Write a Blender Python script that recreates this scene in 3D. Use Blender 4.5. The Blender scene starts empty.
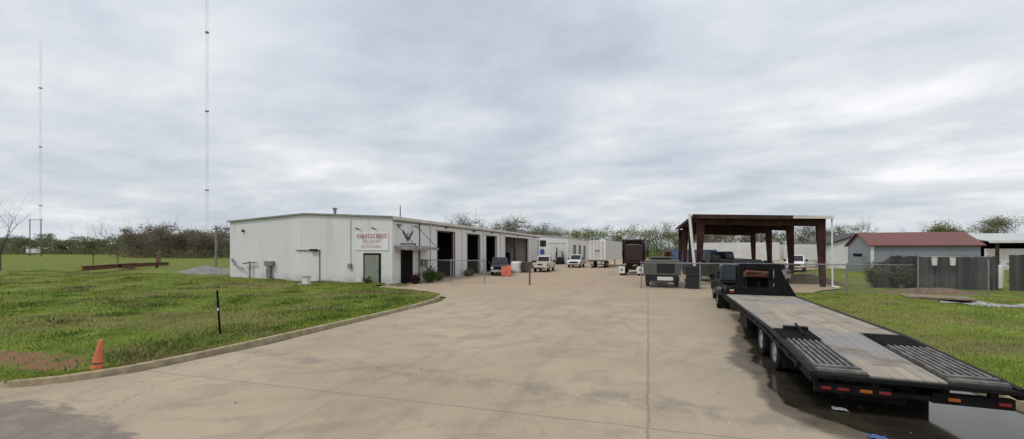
import bpy, bmesh, math, random
import numpy as np
from mathutils import Vector, Matrix, Euler
random.seed(7); RNG = np.random.default_rng(7)
R = math.radians
S = bpy.context.scene
COL = S.collection

# ------------------------------------------------------------------ camera, sky, sun, exposure
TH = math.atan(136/410.0); FPX = 410.0; CH = 2.7
cam_d = bpy.data.cameras.new('camera'); cam = bpy.data.objects.new('camera', cam_d); COL.objects.link(cam)
cam.location = (0, 0, CH); cam.rotation_euler = (R(90), 0, TH)
cam_d.sensor_width = 36; cam_d.lens = 36*FPX/1024; cam_d.shift_y = 30.5/1024
cam_d.clip_start = 0.1; cam_d.clip_end = 6000
S.camera = cam
S.view_settings.view_transform = 'Standard'; S.view_settings.look = 'None'
S.view_settings.exposure = 0.26; S.view_settings.gamma = 1

SUN_EL, SUN_AZ = R(55), R(215)
W = bpy.data.worlds.new('World'); S.world = W; W.use_nodes = True
nt = W.node_tree; nt.nodes.clear()
def N(t, **k):
    n = nt.nodes.new(t)
    for a, b in k.items(): setattr(n, a, b)
    return n
def L(a, b): nt.links.new(a, b)
out = N('ShaderNodeOutputWorld'); bg = N('ShaderNodeBackground'); bg.inputs['Strength'].default_value = 0.1
L(bg.outputs[0], out.inputs[0])
sky = N('ShaderNodeTexSky', sky_type='NISHITA', sun_disc=False, sun_elevation=SUN_EL, sun_rotation=SUN_AZ)
tc = N('ShaderNodeTexCoord'); sep = N('ShaderNodeSeparateXYZ'); L(tc.outputs['Generated'], sep.inputs[0])
def M(op, a, b=None, c=None, clamp=False):
    n = N('ShaderNodeMath', operation=op, use_clamp=clamp)
    for i, v in enumerate((a, b, c)):
        if v is None: continue
        if isinstance(v, (int, float)): n.inputs[i].default_value = v
        else: L(v, n.inputs[i])
    return n.outputs[0]
zc = M('MAXIMUM', sep.outputs['Z'], 0.0); zd = M('ADD', zc, 0.13)
px_ = M('DIVIDE', sep.outputs['X'], zd); py_ = M('DIVIDE', sep.outputs['Y'], zd)
cmb = N('ShaderNodeCombineXYZ'); L(px_, cmb.inputs[0]); L(py_, cmb.inputs[1])
def noise(scale, detail, rough, dist, off=(0, 0, 0), sc=(1, 1, 1), rot=0):
    mp = N('ShaderNodeMapping'); mp.inputs['Location'].default_value = off; mp.inputs['Scale'].default_value = sc
    mp.inputs['Rotation'].default_value = (0, 0, rot)
    L(cmb.outputs[0], mp.inputs[0])
    n = N('ShaderNodeTexNoise'); n.inputs['Scale'].default_value = scale; n.inputs['Detail'].default_value = detail
    n.inputs['Roughness'].default_value = rough; n.inputs['Distortion'].default_value = dist
    L(mp.outputs[0], n.inputs['Vector']); return n.outputs['Fac']
n1 = noise(0.55, 5, 0.5, 0.15, (3.1, 1.7, 0), (0.92, 1.12, 1), TH+0.25)
n2 = noise(1.8, 7, 0.56, 0.2, (7.3, 2.2, 4), (0.85, 1.15, 1), TH+0.2)
cl = M('ADD', M('MULTIPLY', n1, 0.66), M('MULTIPLY', n2, 0.34))
ramp = N('ShaderNodeValToRGB'); L(cl, ramp.inputs[0])
e = ramp.color_ramp.elements
e[0].position = 0.36; e[0].color = (0.41, 0.44, 0.495, 1)
e[1].position = 0.635; e[1].color = (0.84, 0.835, 0.845, 1)
x = ramp.color_ramp.elements.new(0.46); x.color = (0.515, 0.555, 0.61, 1)
x = ramp.color_ramp.elements.new(0.54); x.color = (0.64, 0.655, 0.68, 1)
# brighter towards the zenith, as an overcast sky is; a pale band of clear air low down
br = N('ShaderNodeMapRange'); L(zc, br.inputs[0]); br.inputs[1].default_value = 0.0; br.inputs[2].default_value = 1.0
br.inputs[3].default_value = 9.5; br.inputs[4].default_value = 13.2
vm = N('ShaderNodeVectorMath', operation='SCALE'); L(ramp.outputs[0], vm.inputs[0]); L(br.outputs[0], vm.inputs['Scale'])
hz = N('ShaderNodeMapRange', interpolation_type='SMOOTHSTEP'); L(zc, hz.inputs[0]); hz.inputs[1].default_value = 0.09; hz.inputs[2].default_value = 0.015
hz.inputs[3].default_value = 0; hz.inputs[4].default_value = 0.7
hmix = N('ShaderNodeMix', data_type='RGBA'); L(hz.outputs[0], hmix.inputs[0]); L(vm.outputs[0], hmix.inputs[6]); hmix.inputs[7].default_value = (5.5, 5.95, 6.6, 1)
mx = N('ShaderNodeMix', data_type='RGBA'); mx.inputs[0].default_value = 0.93
L(sky.outputs[0], mx.inputs[6]); L(hmix.outputs[2], mx.inputs[7]); L(mx.outputs[2], bg.inputs[0])

sd = bpy.data.lights.new('sun', 'SUN'); sd.energy = 1.3; sd.angle = R(14); sd.color = (1, 0.965, 0.91)
sun = bpy.data.objects.new('sun', sd); COL.objects.link(sun)
# azimuth: light arrives from behind the camera and a little to the left
dirv = Vector((math.sin(SUN_AZ)*math.cos(SUN_EL), math.cos(SUN_AZ)*math.cos(SUN_EL), math.sin(SUN_EL)))
sun.rotation_euler = dirv.to_track_quat('Z', 'Y').to_euler(); sun.location = (0, 0, 60)

# ------------------------------------------------------------------ helpers
def tag(o, label=None, cat=None, group=None, kind=None):
    if label: o['label'] = label
    if cat: o['category'] = cat
    if group: o['group'] = group
    if kind: o['kind'] = kind
    return o
def empty(name, loc=(0, 0, 0), rz=0, label=None, cat=None, group=None):
    o = bpy.data.objects.new(name, None); COL.objects.link(o); o.location = loc; o.rotation_euler = (0, 0, rz)
    return tag(o, label, cat, group)
class MB:
    def __init__(s): s.v = []; s.f = []; s.m = []
    def add(s, vs, fs, mi=0):
        b = len(s.v); s.v += [tuple(map(float, q)) for q in vs]
        s.f += [tuple(i+b for i in q) for q in fs]; s.m += [mi]*len(fs); return s
    def box(s, x0, x1, y0, y1, z0, z1, mi=0):
        return s.add([(x0,y0,z0),(x1,y0,z0),(x1,y1,z0),(x0,y1,z0),(x0,y0,z1),(x1,y0,z1),(x1,y1,z1),(x0,y1,z1)],
              [(0,3,2,1),(4,5,6,7),(0,1,5,4),(1,2,6,5),(2,3,7,6),(3,0,4,7)], mi)
    def bar(s, p, q, w, h, up=(0, 0, 1), mi=0, w2=None, h2=None):
        p = Vector(p); q = Vector(q); d = (q-p).normalized(); u = Vector(up)
        if abs(d.dot(u)) > .98: u = Vector((0, 1, 0))
        a = d.cross(u).normalized(); c = a.cross(d).normalized()
        w2 = w if w2 is None else w2; h2 = h if h2 is None else h2
        vs = []
        for o, ww, hh in ((p, w, h), (q, w2, h2)):
            for i, j in ((-1,-1),(1,-1),(1,1),(-1,1)): vs.append(o+a*(i*ww/2)+c*(j*hh/2))
        return s.add(vs, [(0,3,2,1),(4,5,6,7),(0,1,5,4),(1,2,6,5),(2,3,7,6),(3,0,4,7)], mi)
    def tube(s, p, q, r0, r1=None, n=10, cap=True, mi=0):
        r1 = r0 if r1 is None else r1
        p = Vector(p); q = Vector(q); d = (q-p)
        if d.length < 1e-6: return s
        d.normalize(); u = Vector((0, 0, 1)) if abs(d.z) < .95 else Vector((1, 0, 0))
        a = d.cross(u).normalized(); c = a.cross(d)
        vs = []
        for o, r in ((p, r0), (q, r1)):
            for k in range(n):
                t = 2*math.pi*k/n; vs.append(o+a*(r*math.cos(t))+c*(r*math.sin(t)))
        fs = [(k, (k+1) % n, n+(k+1) % n, n+k) for k in range(n)]
        if cap: fs += [tuple(range(n-1, -1, -1)), tuple(range(n, 2*n))]
        return s.add(vs, fs, mi)
    def prism(s, poly, axis, a, b, mi=0):
        """poly is a list of 2D points; extruded along axis ('x','y','z') between a and b"""
        n = len(poly)
        def P(q, t):
            return {'x': (t, q[0], q[1]), 'y': (q[0], t, q[1]), 'z': (q[0], q[1], t)}[axis]
        vs = [P(q, a) for q in poly]+[P(q, b) for q in poly]
        fs = [tuple(range(n)), tuple(range(2*n-1, n-1, -1))]+[(k, n+k, n+(k+1) % n, (k+1) % n) for k in range(n)]
        return s.add(vs, fs, mi)
    def lathe_x(s, prof, c, n=28, mi=0):
        """closed profile of (x, r) turned about the x axis"""
        m = len(prof); vs = []
        for k in range(n):
            t = 2*math.pi*k/n
            for x, r in prof: vs.append((c[0]+x, c[1]+r*math.cos(t), c[2]+r*math.sin(t)))
        fs = [(k*m+i, k*m+(i+1) % m, ((k+1) % n)*m+(i+1) % m, ((k+1) % n)*m+i) for k in range(n) for i in range(m)]
        return s.add(vs, fs, mi)
    def lathe_z(s, prof, c, n=20, mi=0):
        m = len(prof); vs = []
        for k in range(n):
            t = 2*math.pi*k/n
            for r, z in prof: vs.append((c[0]+r*math.cos(t), c[1]+r*math.sin(t), c[2]+z))
        fs = [(k*m+i, ((k+1) % n)*m+i, ((k+1) % n)*m+i+1, k*m+i+1) for k in range(n) for i in range(m-1)]
        return s.add(vs, fs, mi)
    def build(s, name, mat, parent=None, bevel=0, smooth=False, fix=True):
        me = bpy.data.meshes.new(name); me.from_pydata(s.v, [], s.f)
        mats = mat if isinstance(mat, (list, tuple)) else [mat]
        for q in mats: me.materials.append(q)
        if len(mats) > 1: me.polygons.foreach_set('material_index', s.m)
        if fix:
            bm = bmesh.new(); bm.from_mesh(me); bmesh.ops.recalc_face_normals(bm, faces=bm.faces); bm.to_mesh(me); bm.free()
        if smooth: me.polygons.foreach_set('use_smooth', [True]*len(me.polygons))
        me.update()
        o = bpy.data.objects.new(name, me); COL.objects.link(o)
        if parent: o.parent = parent
        if bevel:
            b = o.modifiers.new('bevel', 'BEVEL'); b.width = bevel; b.segments = 2; b.limit_method = 'ANGLE'; b.angle_limit = R(40)
        return o
def copy_tree(o, parent=None):
    c = o.copy(); COL.objects.link(c)
    if parent: c.parent = parent
    for ch in list(o.children): copy_tree(ch, c)
    return c
def at(px, depth, z=0.0):
    """world point on the bearing of an image column, at a distance along the view axis"""
    a = px-512; k = depth/FPX
    return Vector(((a*math.cos(TH)-FPX*math.sin(TH))*k, (a*math.sin(TH)+FPX*math.cos(TH))*k, z))

# ------------------------------------------------------------------ materials
def lin(c): return tuple(((v/255)/12.92 if v/255 <= .04045 else ((v/255+.055)/1.055)**2.4) for v in c)
class MT:
    """small material builder"""
    def __init__(s, name, rough=.7, metal=0):
        s.m = bpy.data.materials.new(name); s.m.use_nodes = True; s.t = s.m.node_tree
        s.b = s.t.nodes['Principled BSDF']; s.b.inputs['Roughness'].default_value = rough; s.b.inputs['Metallic'].default_value = metal
        s.tc = s.n('ShaderNodeTexCoord')
    def n(s, t, **k):
        q = s.t.nodes.new(t)
        for a, b in k.items(): setattr(q, a, b)
        return q
    def l(s, a, b): s.t.links.new(a, b)
    def pos(s):
        if not hasattr(s, '_g'): s._g = s.n('ShaderNodeNewGeometry')
        return s._g.outputs['Position']
    def obj(s): return s.tc.outputs['Object']
    def mapping(s, src, sc=(1, 1, 1), loc=(0, 0, 0), rot=(0, 0, 0)):
        q = s.n('ShaderNodeMapping'); s.l(src, q.inputs[0])
        q.inputs['Scale'].default_value = sc; q.inputs['Location'].default_value = loc; q.inputs['Rotation'].default_value = rot
        return q.outputs[0]
    def noise(s, src, scale, detail=4, rough=.55, dist=0):
        q = s.n('ShaderNodeTexNoise'); s.l(src, q.inputs['Vector']); q.inputs['Scale'].default_value = scale
        q.inputs['Detail'].default_value = detail; q.inputs['Roughness'].default_value = rough; q.inputs['Distortion'].default_value = dist
        return q.outputs['Fac']
    def voro(s, src, scale, feature='F1'):
        q = s.n('ShaderNodeTexVoronoi', feature=feature); s.l(src, q.inputs['Vector']); q.inputs['Scale'].default_value = scale
        return q.outputs['Distance']
    def math(s, op, a, b=None, clamp=False):
        q = s.n('ShaderNodeMath', operation=op, use_clamp=clamp)
        for i, v in enumerate((a, b)):
            if v is None: continue
            if isinstance(v, (int, float)): q.inputs[i].default_value = v
            else: s.l(v, q.inputs[i])
        return q.outputs[0]
    def rng(s, src, a, b, c=0, d=1, smooth=True):
        q = s.n('ShaderNodeMapRange'); q.clamp = True
        if smooth: q.interpolation_type = 'SMOOTHSTEP'
        s.l(src, q.inputs[0])
        for i, v in enumerate((a, b, c, d)): q.inputs[i+1].default_value = v
        return q.outputs[0]
    def mix(s, fac, a, b, blend='MIX'):
        q = s.n('ShaderNodeMix', data_type='RGBA', blend_type=blend)
        if isinstance(fac, (int, float)): q.inputs[0].default_value = fac
        else: s.l(fac, q.inputs[0])
        for i, v in ((6, a), (7, b)):
            if isinstance(v, tuple): q.inputs[i].default_value = (*v[:3], 1)
            else: s.l(v, q.inputs[i])
        return q.outputs[2]
    def xyz(s, src):
        q = s.n('ShaderNodeSeparateXYZ'); s.l(src, q.inputs[0]); return q.outputs
    def color(s, c):
        if isinstance(c, tuple): s.b.inputs['Base Color'].default_value = (*c[:3], 1)
        else: s.l(c, s.b.inputs['Base Color'])
        return s
    def rough(s, c):
        s.l(c, s.b.inputs['Roughness']); return s
    def bump(s, h, strength=.3, dist=.02):
        q = s.n('ShaderNodeBump'); s.l(h, q.inputs['Height']); q.inputs['Strength'].default_value = strength; q.inputs['Distance'].default_value = dist
        s.l(q.outputs[0], s.b.inputs['Normal']); return s
def basic(name, c, rough=.6, metal=0, var=.25, scale=3, spots=None, bump=0, spec=None):
    """plain coloured stuff with uneven tone and a little dirt of its own"""
    t = MT(name, rough, metal); p = t.obj()
    if spec is not None: t.b.inputs['Specular IOR Level'].default_value = spec
    f = t.noise(p, scale, 5, .6)
    dark = tuple(v*(1-var) for v in c); lite = tuple(min(1, v*(1+var*.6)) for v in c)
    k = t.mix(t.rng(f, .3, .7), dark, lite)
    if spots:
        k = t.mix(t.rng(t.noise(p, scale*2.3, 6, .7), .56, .72, 0, .8), k, spots)
    t.color(k)
    if bump: t.bump(t.noise(p, scale*12, 4, .6), bump, .01)
    return t.m
M_ = {}
M_['tyre'] = basic('tyre_rubber', (.014, .014, .014), .85, var=.4, spots=(.04, .034, .028), spec=.2)
M_['rim'] = basic('steel_rim', (.42, .42, .42), .4, .6, spots=(.12, .10, .08))
M_['chrome'] = basic('chrome', (.6, .6, .6), .2, .9)
M_['glass'] = basic('dark_glass', (.012, .015, .018), .06, 0, var=.2)
M_['black'] = basic('black_paint', (.006, .006, .007), .16, 0, var=.3, spots=(.02, .018, .016))
M_['blackmetal'] = basic('black_steel', (.009, .009, .009), .6, .0, var=.4, spots=(.022, .016, .012), bump=.1, spec=.12)
M_['charcoal'] = basic('charcoal_paint', (.013, .014, .0145), .28, 0, var=.3)
M_['olive'] = basic('grey_olive_paint', (.075, .075, .062), .6, 0, var=.3, spots=(.04, .032, .024))
M_['whitepaint'] = basic('white_paint', (.66, .66, .63), .4, 0, var=.1, spots=(.44, .42, .37))
M_['cream'] = basic('cream_paint', (.60, .55, .42), .4, 0, var=.12, spots=(.42, .36, .27))
M_['silver'] = basic('silver_paint', (.36, .36, .36), .3, .4, var=.15)
M_['maroon'] = basic('maroon_paint', (.036, .009, .011), .3, 0, var=.3)
M_['red'] = basic('red_lens', (.17, .010, .010), .3, 0, var=.15)
M_['amber'] = basic('amber_lens', (.34, .09, .012), .3, 0, var=.15)
M_['headlight'] = basic('clear_lens', (.6, .6, .58), .15, 0, var=.1)
M_['blue'] = basic('blue_paint', (.13, .22, .36), .6, 0, var=.2, spots=(.17, .23, .32))
M_['signblue'] = basic('blue_sign', (.02, .05, .30), .5, 0, var=.2)
M_['orange'] = basic('orange_plastic', (.72, .17, .11), .55, 0, var=.15, spots=(.5, .14, .08))
M_['coneorange'] = basic('faded_orange_rubber', (.62, .16, .07), .6, 0, var=.2, spots=(.36, .13, .07))
M_['rustorange'] = basic('rusty_orange', (.15, .06, .028), .7, 0, var=.4, spots=(.12, .05, .03))
M_['rust'] = basic('rusty_steel', (.17, .075, .04), .8, .1, var=.5, scale=4, spots=(.05, .025, .017), bump=.2)
M_['redsteel'] = basic('red_oxide_steel', (.052, .021, .015), .75, 0, var=.5, scale=1.6, spots=(.026, .015, .012), spec=.25)
M_['galv'] = basic('galvanised_steel', (.25, .255, .25), .55, .4, var=.25, spots=(.24, .22, .2))
M_['rampdark'] = basic('dusty_ramp_steel', (.045, .042, .038), .7, 0, var=.5, scale=4, spots=(.11, .095, .075), spec=.25)
M_['rampsteel'] = basic('worn_ramp_steel', (.17, .16, .145), .6, .2, var=.5, scale=5, spots=(.06, .05, .04))
M_['concrete'] = basic('kerb_concrete', (.37, .295, .185), .9, 0, var=.3, scale=4, spots=(.22, .165, .10), bump=.4)
M_['greywood'] = basic('weathered_wood', (.10, .092, .085), .85, 0, var=.5, scale=3, spots=(.05, .045, .04), bump=.3)
M_['wood'] = basic('utility_wood', (.15, .12, .09), .85, 0, var=.4, bump=.3)
M_['trunk'] = basic('bark', (.10, .083, .07), .9, 0, var=.4, scale=6, bump=.5)
M_['twig'] = basic('twigs', (.20, .17, .145), .9, 0, var=.35, scale=.8)
M_['dark'] = basic('opening_shade', (.012, .011, .010), .9, 0, var=.4, spec=.1)  # near-black panel colour stands in for the shade inside openings
M_['interior'] = basic('shop_interior_shade', (.022, .019, .018), .9, 0, var=.5, scale=.6, spec=.1)  # unlit gloom of the inside is put into this near-black colour
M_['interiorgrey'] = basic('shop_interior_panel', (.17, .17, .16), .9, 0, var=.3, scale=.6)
M_['trim'] = basic('eave_trim', (.23, .24, .20), .6, 0, var=.2, scale=.8)
M_['creamtrim'] = basic('cream_gutter', (.60, .58, .49), .6, 0, var=.15, scale=.6, spots=(.4, .36, .28))
M_['redtrim'] = basic('red_trim', (.12, .038, .034), .6, 0, var=.3)
M_['whitesign'] = basic('sign_board', (.72, .715, .72), .5, 0, var=.06, scale=1.2)
M_['letterred'] = basic('sign_red', (.50, .20, .23), .6, 0, var=.3, scale=3)
M_['letterpink'] = basic('sign_faded_red', (.60, .43, .46), .6, 0, var=.25, scale=4)
M_['letterdark'] = basic('sign_dark', (.065, .06, .085), .6, 0, var=.25)
M_['doorgrey'] = basic('door_grey_green', (.22, .235, .19), .5, 0, var=.2, scale=1)
M_['clothblue'] = basic('blue_plastic', (.05, .10, .28), .5)
M_['gravel'] = basic('gravel', (.33, .315, .29), .95, 0, var=.45, scale=5, spots=(.16, .15, .13), bump=.7)
M_['pilegravel'] = basic('pile_gravel', (.20, .19, .17), .95, 0, var=.45, scale=3, spots=(.12, .115, .10), bump=.7)
M_['rock'] = basic('pale_rock', (.36, .35, .33), .9, 0, var=.35, scale=4, bump=.4)
M_['soilslab'] = basic('stained_concrete', (.22, .17, .115), .9, 0, var=.3, scale=3, spots=(.15, .11, .08))
M_['soil'] = basic('brown_soil', (.16, .105, .065), .95, 0, var=.4, scale=4, spots=(.10, .085, .04), bump=.6)

def siding(name, c, axis, pitch=.30, dirt=(.42, .38, .31)):
    """ribbed sheet metal, ribs running up; pitch in metres along the given horizontal axis"""
    t = MT(name, .45); p = t.pos(); x = t.xyz(p)
    u = x[0] if axis == 'x' else x[1]
    w = t.math('FRACT', t.math('DIVIDE', u, pitch)); w = t.math('ABSOLUTE', t.math('SUBTRACT', w, .5))
    rib = t.rng(w, .06, .13, 1, 0)
    f = t.noise(t.mapping(p, (.35, .35, .12)), 1, 5, .6)
    k = t.mix(t.rng(f, .35, .7), tuple(v*.9 for v in c), c)
    st = t.noise(t.mapping(p, (2.5, 2.5, .12)), 1, 4, .6)
    k = t.mix(t.rng(st, .55, .8, 0, .35), k, dirt)
    sc_ = t.math('FRACT', t.math('DIVIDE', x[2], 1.45)); row = t.rng(t.math('ABSOLUTE', t.math('SUBTRACT', sc_, .5)), .004, .010, .22, 0)
    k = t.mix(row, k, tuple(v*.6 for v in c))
    rs = t.noise(t.mapping(p, (1.1, 1.1, .05), (5, 3, 0)), 1.3, 5, .7)
    k = t.mix(t.math('MULTIPLY', t.rng(rs, .60, .74, 0, .4), t.rng(x[2], 1.0, 5.2, .4, 1)), k, (.36, .27, .18))
    low = t.math('MULTIPLY', t.rng(x[2], .0, 1.0, .6, 0), t.rng(t.noise(p, 1.3, 4), .35, .65))
    k = t.mix(low, k, tuple(v*.8 for v in dirt))
    t.color(k).bump(rib, .3, .02); return t.m
M_['side_y'] = siding('white_siding_long', (.745, .74, .725), 'y')
M_['side_x'] = siding('white_siding_end', (.705, .70, .69), 'x')
M_['side_far'] = siding('white_siding_far', (.68, .69, .67), 'x', .5)
M_['greyside'] = siding('grey_blue_siding', (.235, .255, .285), 'x', .4, (.2, .2, .2))
M_['roofmetal'] = siding('pale_roof_metal', (.46, .47, .45), 'x', .6)
M_['redroof'] = siding('red_roof_metal', (.140, .032, .022), 'x', .6, (.10, .034, .024))
M_['darkroof'] = basic('dark_roof', (.035, .035, .037), .7)
M_['vanwhite'] = basic('van_white', (.62, .61, .585), .4, 0, var=.1, scale=.7, spots=(.48, .45, .40))

def grass_mat():
    t = MT('grass_ground', .95); p = t.pos()
    big = t.noise(p, .16, 4, .6); mid = t.noise(p, .75, 5, .6, .4); fine = t.noise(p, 9, 4, .7)
    k = t.mix(t.rng(mid, .34, .66), (.105, .150, .020), (.225, .275, .048))
    k = t.mix(t.rng(big, .47, .60, 0, .72), k, (.205, .178, .072))
    k = t.mix(t.rng(t.noise(t.mapping(p, (.5, 1, 1), (9, 3, 0)), .33, 6, .65, .5), .50, .62, 0, .7), k, (.175, .150, .068))
    k = t.mix(t.rng(t.noise(p, .42, 5, .65), .60, .72, 0, .8), k, (.15, .098, .052))
    k = t.mix(t.rng(fine, .25, .75, 0, .55), k, (.06, .09, .018), 'MIX')
    # bare reddish soil by the left end of the kerb
    x = t.xyz(p)
    dx = t.math('DIVIDE', t.math('SUBTRACT', x[0], -14.4), 2.9); dy = t.math('DIVIDE', t.math('SUBTRACT', x[1], 5.65), .55)
    d2 = t.math('ADD', t.math('POWER', dx, 2), t.math('POWER', dy, 2))
    d2 = t.math('ADD', d2, t.math('MULTIPLY', t.math('SUBTRACT', t.noise(p, 2.0, 6, .65), .5), 4.5))
    k = t.mix(t.rng(d2, 1.1, .5, 0, .9), k, (.255, .130, .085))
    t.b.inputs['Specular IOR Level'].default_value = .08
    t.color(k).bump(t.noise(p, 14, 5, .7), .9, .06); return t.m
M_['grass'] = grass_mat()
def blade_mat(name, a, b, c):
    t = MT(name, .75); p = t.pos()
    k = t.mix(t.rng(t.noise(p, .6, 5, .6, .4), .36, .64), a, b)
    k = t.mix(t.rng(t.noise(p, .16, 4, .6), .47, .60, 0, .72), k, c)
    k = t.mix(t.rng(t.noise(t.mapping(p, (.5, 1, 1), (9, 3, 0)), .33, 6, .65, .5), .50, .62, 0, .8), k, (.21, .175, .08))
    k = t.mix(t.rng(t.noise(t.mapping(p, (1, 1, 1), (2, 7, 0)), .9, 4, .6, .4), .52, .64, 0, .5), k, (.06, .12, .014))
    at_ = t.n('ShaderNodeNewGeometry'); k = t.mix(t.rng(at_.outputs['Random Per Island'], .55, 1, 0, .55), k, c)
    t.color(k); t.b.inputs['Specular IOR Level'].default_value = .2
    return t.m
M_['blade'] = blade_mat('grass_blades', (.115, .175, .016), (.265, .345, .048), (.34, .30, .12))
def leaf_mat(name, a, b):
    t = MT(name, .7); g = t.n('ShaderNodeNewGeometry')
    k = t.mix(g.outputs['Random Per Island'], a, b)
    t.color(t.mix(t.rng(t.noise(t.pos(), .35, 3), .35, .65), k, tuple(v*.65 for v in a))); t.b.inputs['Specular IOR Level'].default_value = .15
    tl = t.n('ShaderNodeBsdfTranslucent'); t.l(k, tl.inputs[0]); mx = t.n('ShaderNodeMixShader'); mx.inputs[0].default_value = .42
    t.l(t.b.outputs[0], mx.inputs[1]); t.l(tl.outputs[0], mx.inputs[2]); t.l(mx.outputs[0], t.t.nodes['Material Output'].inputs[0]); return t.m
M_['leaf_spring'] = leaf_mat('spring_leaves', (.13, .165, .045), (.27, .30, .10))
M_['leaf_olive'] = leaf_mat('olive_leaves', (.14, .15, .07), (.25, .25, .125))  # tones lightened to suggest haze over the far trees
M_['leaf_brown'] = leaf_mat('brown_buds', (.16, .145, .085), (.25, .225, .135))
M_['leaf_dark'] = leaf_mat('shrub_leaves', (.05, .085, .02), (.13, .18, .055))
M_['leaf_red'] = leaf_mat('red_shrub_leaves', (.055, .018, .02), (.12, .05, .04))

def pave_mat():
    t = MT('worn_concrete', .9); p = t.pos(); x = t.xyz(p)
    big = t.noise(p, .22, 5, .6, .3); mid = t.noise(p, 1.1, 6, .62, .6); fine = t.noise(p, 24, 3, .7)
    k = t.mix(t.rng(big, .35, .65), (.312, .244, .164), (.395, .310, .212))
    k = t.mix(t.rng(mid, .46, .68, 0, .62), k, (.235, .182, .128))
    # the right-hand lane is greyer; far yard is browner dirt
    k = t.mix(t.rng(x[0], -.05, .05, 0, .35), k, (.30, .255, .195))
    k = t.mix(t.math('MULTIPLY', t.rng(x[1], 16, 32, 0, .75), t.rng(t.noise(p, .3, 5), .3, .6, .6, 1)), k, (.335, .232, .145))
    # wheel-polished streaks along and across
    st = t.noise(t.mapping(p, (1.6, .10, 1)), 1, 5, .6, .4)
    k = t.mix(t.rng(st, .54, .74, 0, .34), k, (.19, .155, .118))
    st2 = t.noise(t.mapping(p, (.28, 1.7, 1), (4, 2, 0), (0, 0, R(-14))), 1, 5, .65, .5)
    k = t.mix(t.rng(st2, .57, .76, 0, .38), k, (.17, .145, .12))
    # arcs left by trailers swinging in from the street
    ax = t.math('ADD', x[0], 15.0); ay = t.math('SUBTRACT', x[1], 20.0)
    rad = t.math('SQRT', t.math('ADD', t.math('POWER', ax, 2), t.math('POWER', ay, 2))); ang = t.math('ARCTAN2', ay, ax)
    cv = t.n('ShaderNodeCombineXYZ'); t.l(t.math('MULTIPLY', rad, 1.5), cv.inputs[0]); t.l(t.math('MULTIPLY', ang, 3.0), cv.inputs[1])
    arc = t.math('MULTIPLY', t.rng(t.noise(cv.outputs[0], 1, 5, .62, .3), .53, .70), t.rng(x[1], 22, 14, 0, 1))
    k = t.mix(t.math('MULTIPLY', arc, .42), k, (.165, .140, .112))
    k = t.mix(t.rng(t.noise(cv.outputs[0], .8, 6, .6, .3), .36, .22, 0, .45), k, (.47, .385, .28))
    # dark turning band where trucks swing in
    yy = t.math('SUBTRACT', x[1], t.math('ADD', 7.6, t.math('MULTIPLY', x[0], -.05)))
    band = t.rng(t.math('ABSOLUTE', t.math('ADD', yy, t.math('MULTIPLY', t.math('SUBTRACT', t.noise(p, .7, 4), .5), 1.1))), .1, .55, 1, 0)
    band = t.math('MULTIPLY', band, t.rng(t.noise(p, 1.7, 5, .65), .40, .62))
    k = t.mix(t.math('MULTIPLY', band, .6), k, (.13, .12, .105))
    lane = t.math('MINIMUM', t.math('ABSOLUTE', t.math('ADD', x[0], 2.2)), t.math('ABSOLUTE', t.math('ADD', x[0], 4.3)))
    lane = t.math('MULTIPLY', t.rng(lane, .15, .75, 1, 0), t.rng(t.noise(t.mapping(p, (1.3, .22, 1)), 1.4, 6, .68, .3), .42, .62))
    k = t.mix(t.math('MULTIPLY', lane, .34), k, (.17, .14, .11))
    grit = t.noise(p, 70, 2, .8); k = t.mix(t.rng(grit, .52, .72, 0, .35), k, (.15, .12, .09))
    sp = t.noise(p, 5.5, 6, .75); k = t.mix(t.rng(sp, .58, .70, 0, .4), k, (.20, .16, .12))
    # oil spots
    k = t.mix(t.rng(t.noise(p, 2.6, 3, .5), .71, .78, 0, .4), k, (.15, .115, .09))
    # joints
    wob = t.math('MULTIPLY', t.math('SUBTRACT', t.noise(p, 1.2, 3), .5), .10)
    jx = t.rng(t.math('ABSOLUTE', t.math('ADD', x[0], wob)), .010, .038, .5, 0)
    yj = t.math('ADD', t.math('ADD', x[1], wob), t.math('MULTIPLY', x[0], -.04))
    fr = t.math('FRACT', t.math('DIVIDE', t.math('SUBTRACT', yj, 6.55), 5.2))
    jy = t.rng(t.math('ABSOLUTE', t.math('SUBTRACT', fr, .5)), .4935, .4975, 0, .42)
    jx5 = t.rng(t.math('ABSOLUTE', t.math('ADD', t.math('ADD', x[0], 5.3), wob)), .012, .04, .22, 0)
    j = t.math('MAXIMUM', t.math('MAXIMUM', jx, jy), jx5)
    k = t.mix(j, k, (.075, .062, .05))
    # cracks
    cr = t.voro(t.mapping(p, (.22, .22, 1)), 1, 'DISTANCE_TO_EDGE')
    cr2 = t.math('ADD', cr, t.math('MULTIPLY', t.math('SUBTRACT', t.noise(p, 2.2, 5), .5), .12))
    k = t.mix(t.math('MULTIPLY', t.rng(t.math('ABSOLUTE', cr2), .0015, .006, .45, 0), t.rng(t.noise(p, .12, 2), .45, .6)), k, (.12, .095, .07))
    k = t.mix(t.rng(fine, .35, .7, 0, .38), k, (.45, .38, .285))
    # ragged edge where the concrete apron breaks up against the old asphalt street
    ed = t.math('ADD', x[1], t.math('MULTIPLY', t.math('SUBTRACT', t.noise(t.mapping(p, (.7, 1.3, 1)), 1.1, 7, .68, .4), .5), 2.6))
    lim = t.rng(x[0], -9.5, -4.2, 4.25, 3.4, False)
    am = t.rng(t.math('SUBTRACT', ed, lim), -.22, .18, 1, 0)
    ak = t.mix(t.rng(t.noise(p, .8, 5, .6, .5), .4, .68), (.115, .100, .085), (.215, .178, .138))
    ak = t.mix(t.rng(t.noise(p, 30, 3, .7), .42, .72, 0, .45), ak, (.28, .235, .185))
    k = t.mix(t.math('MULTIPLY', am, t.rng(x[0], -2, -4, .0, .85)), k, ak)
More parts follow.
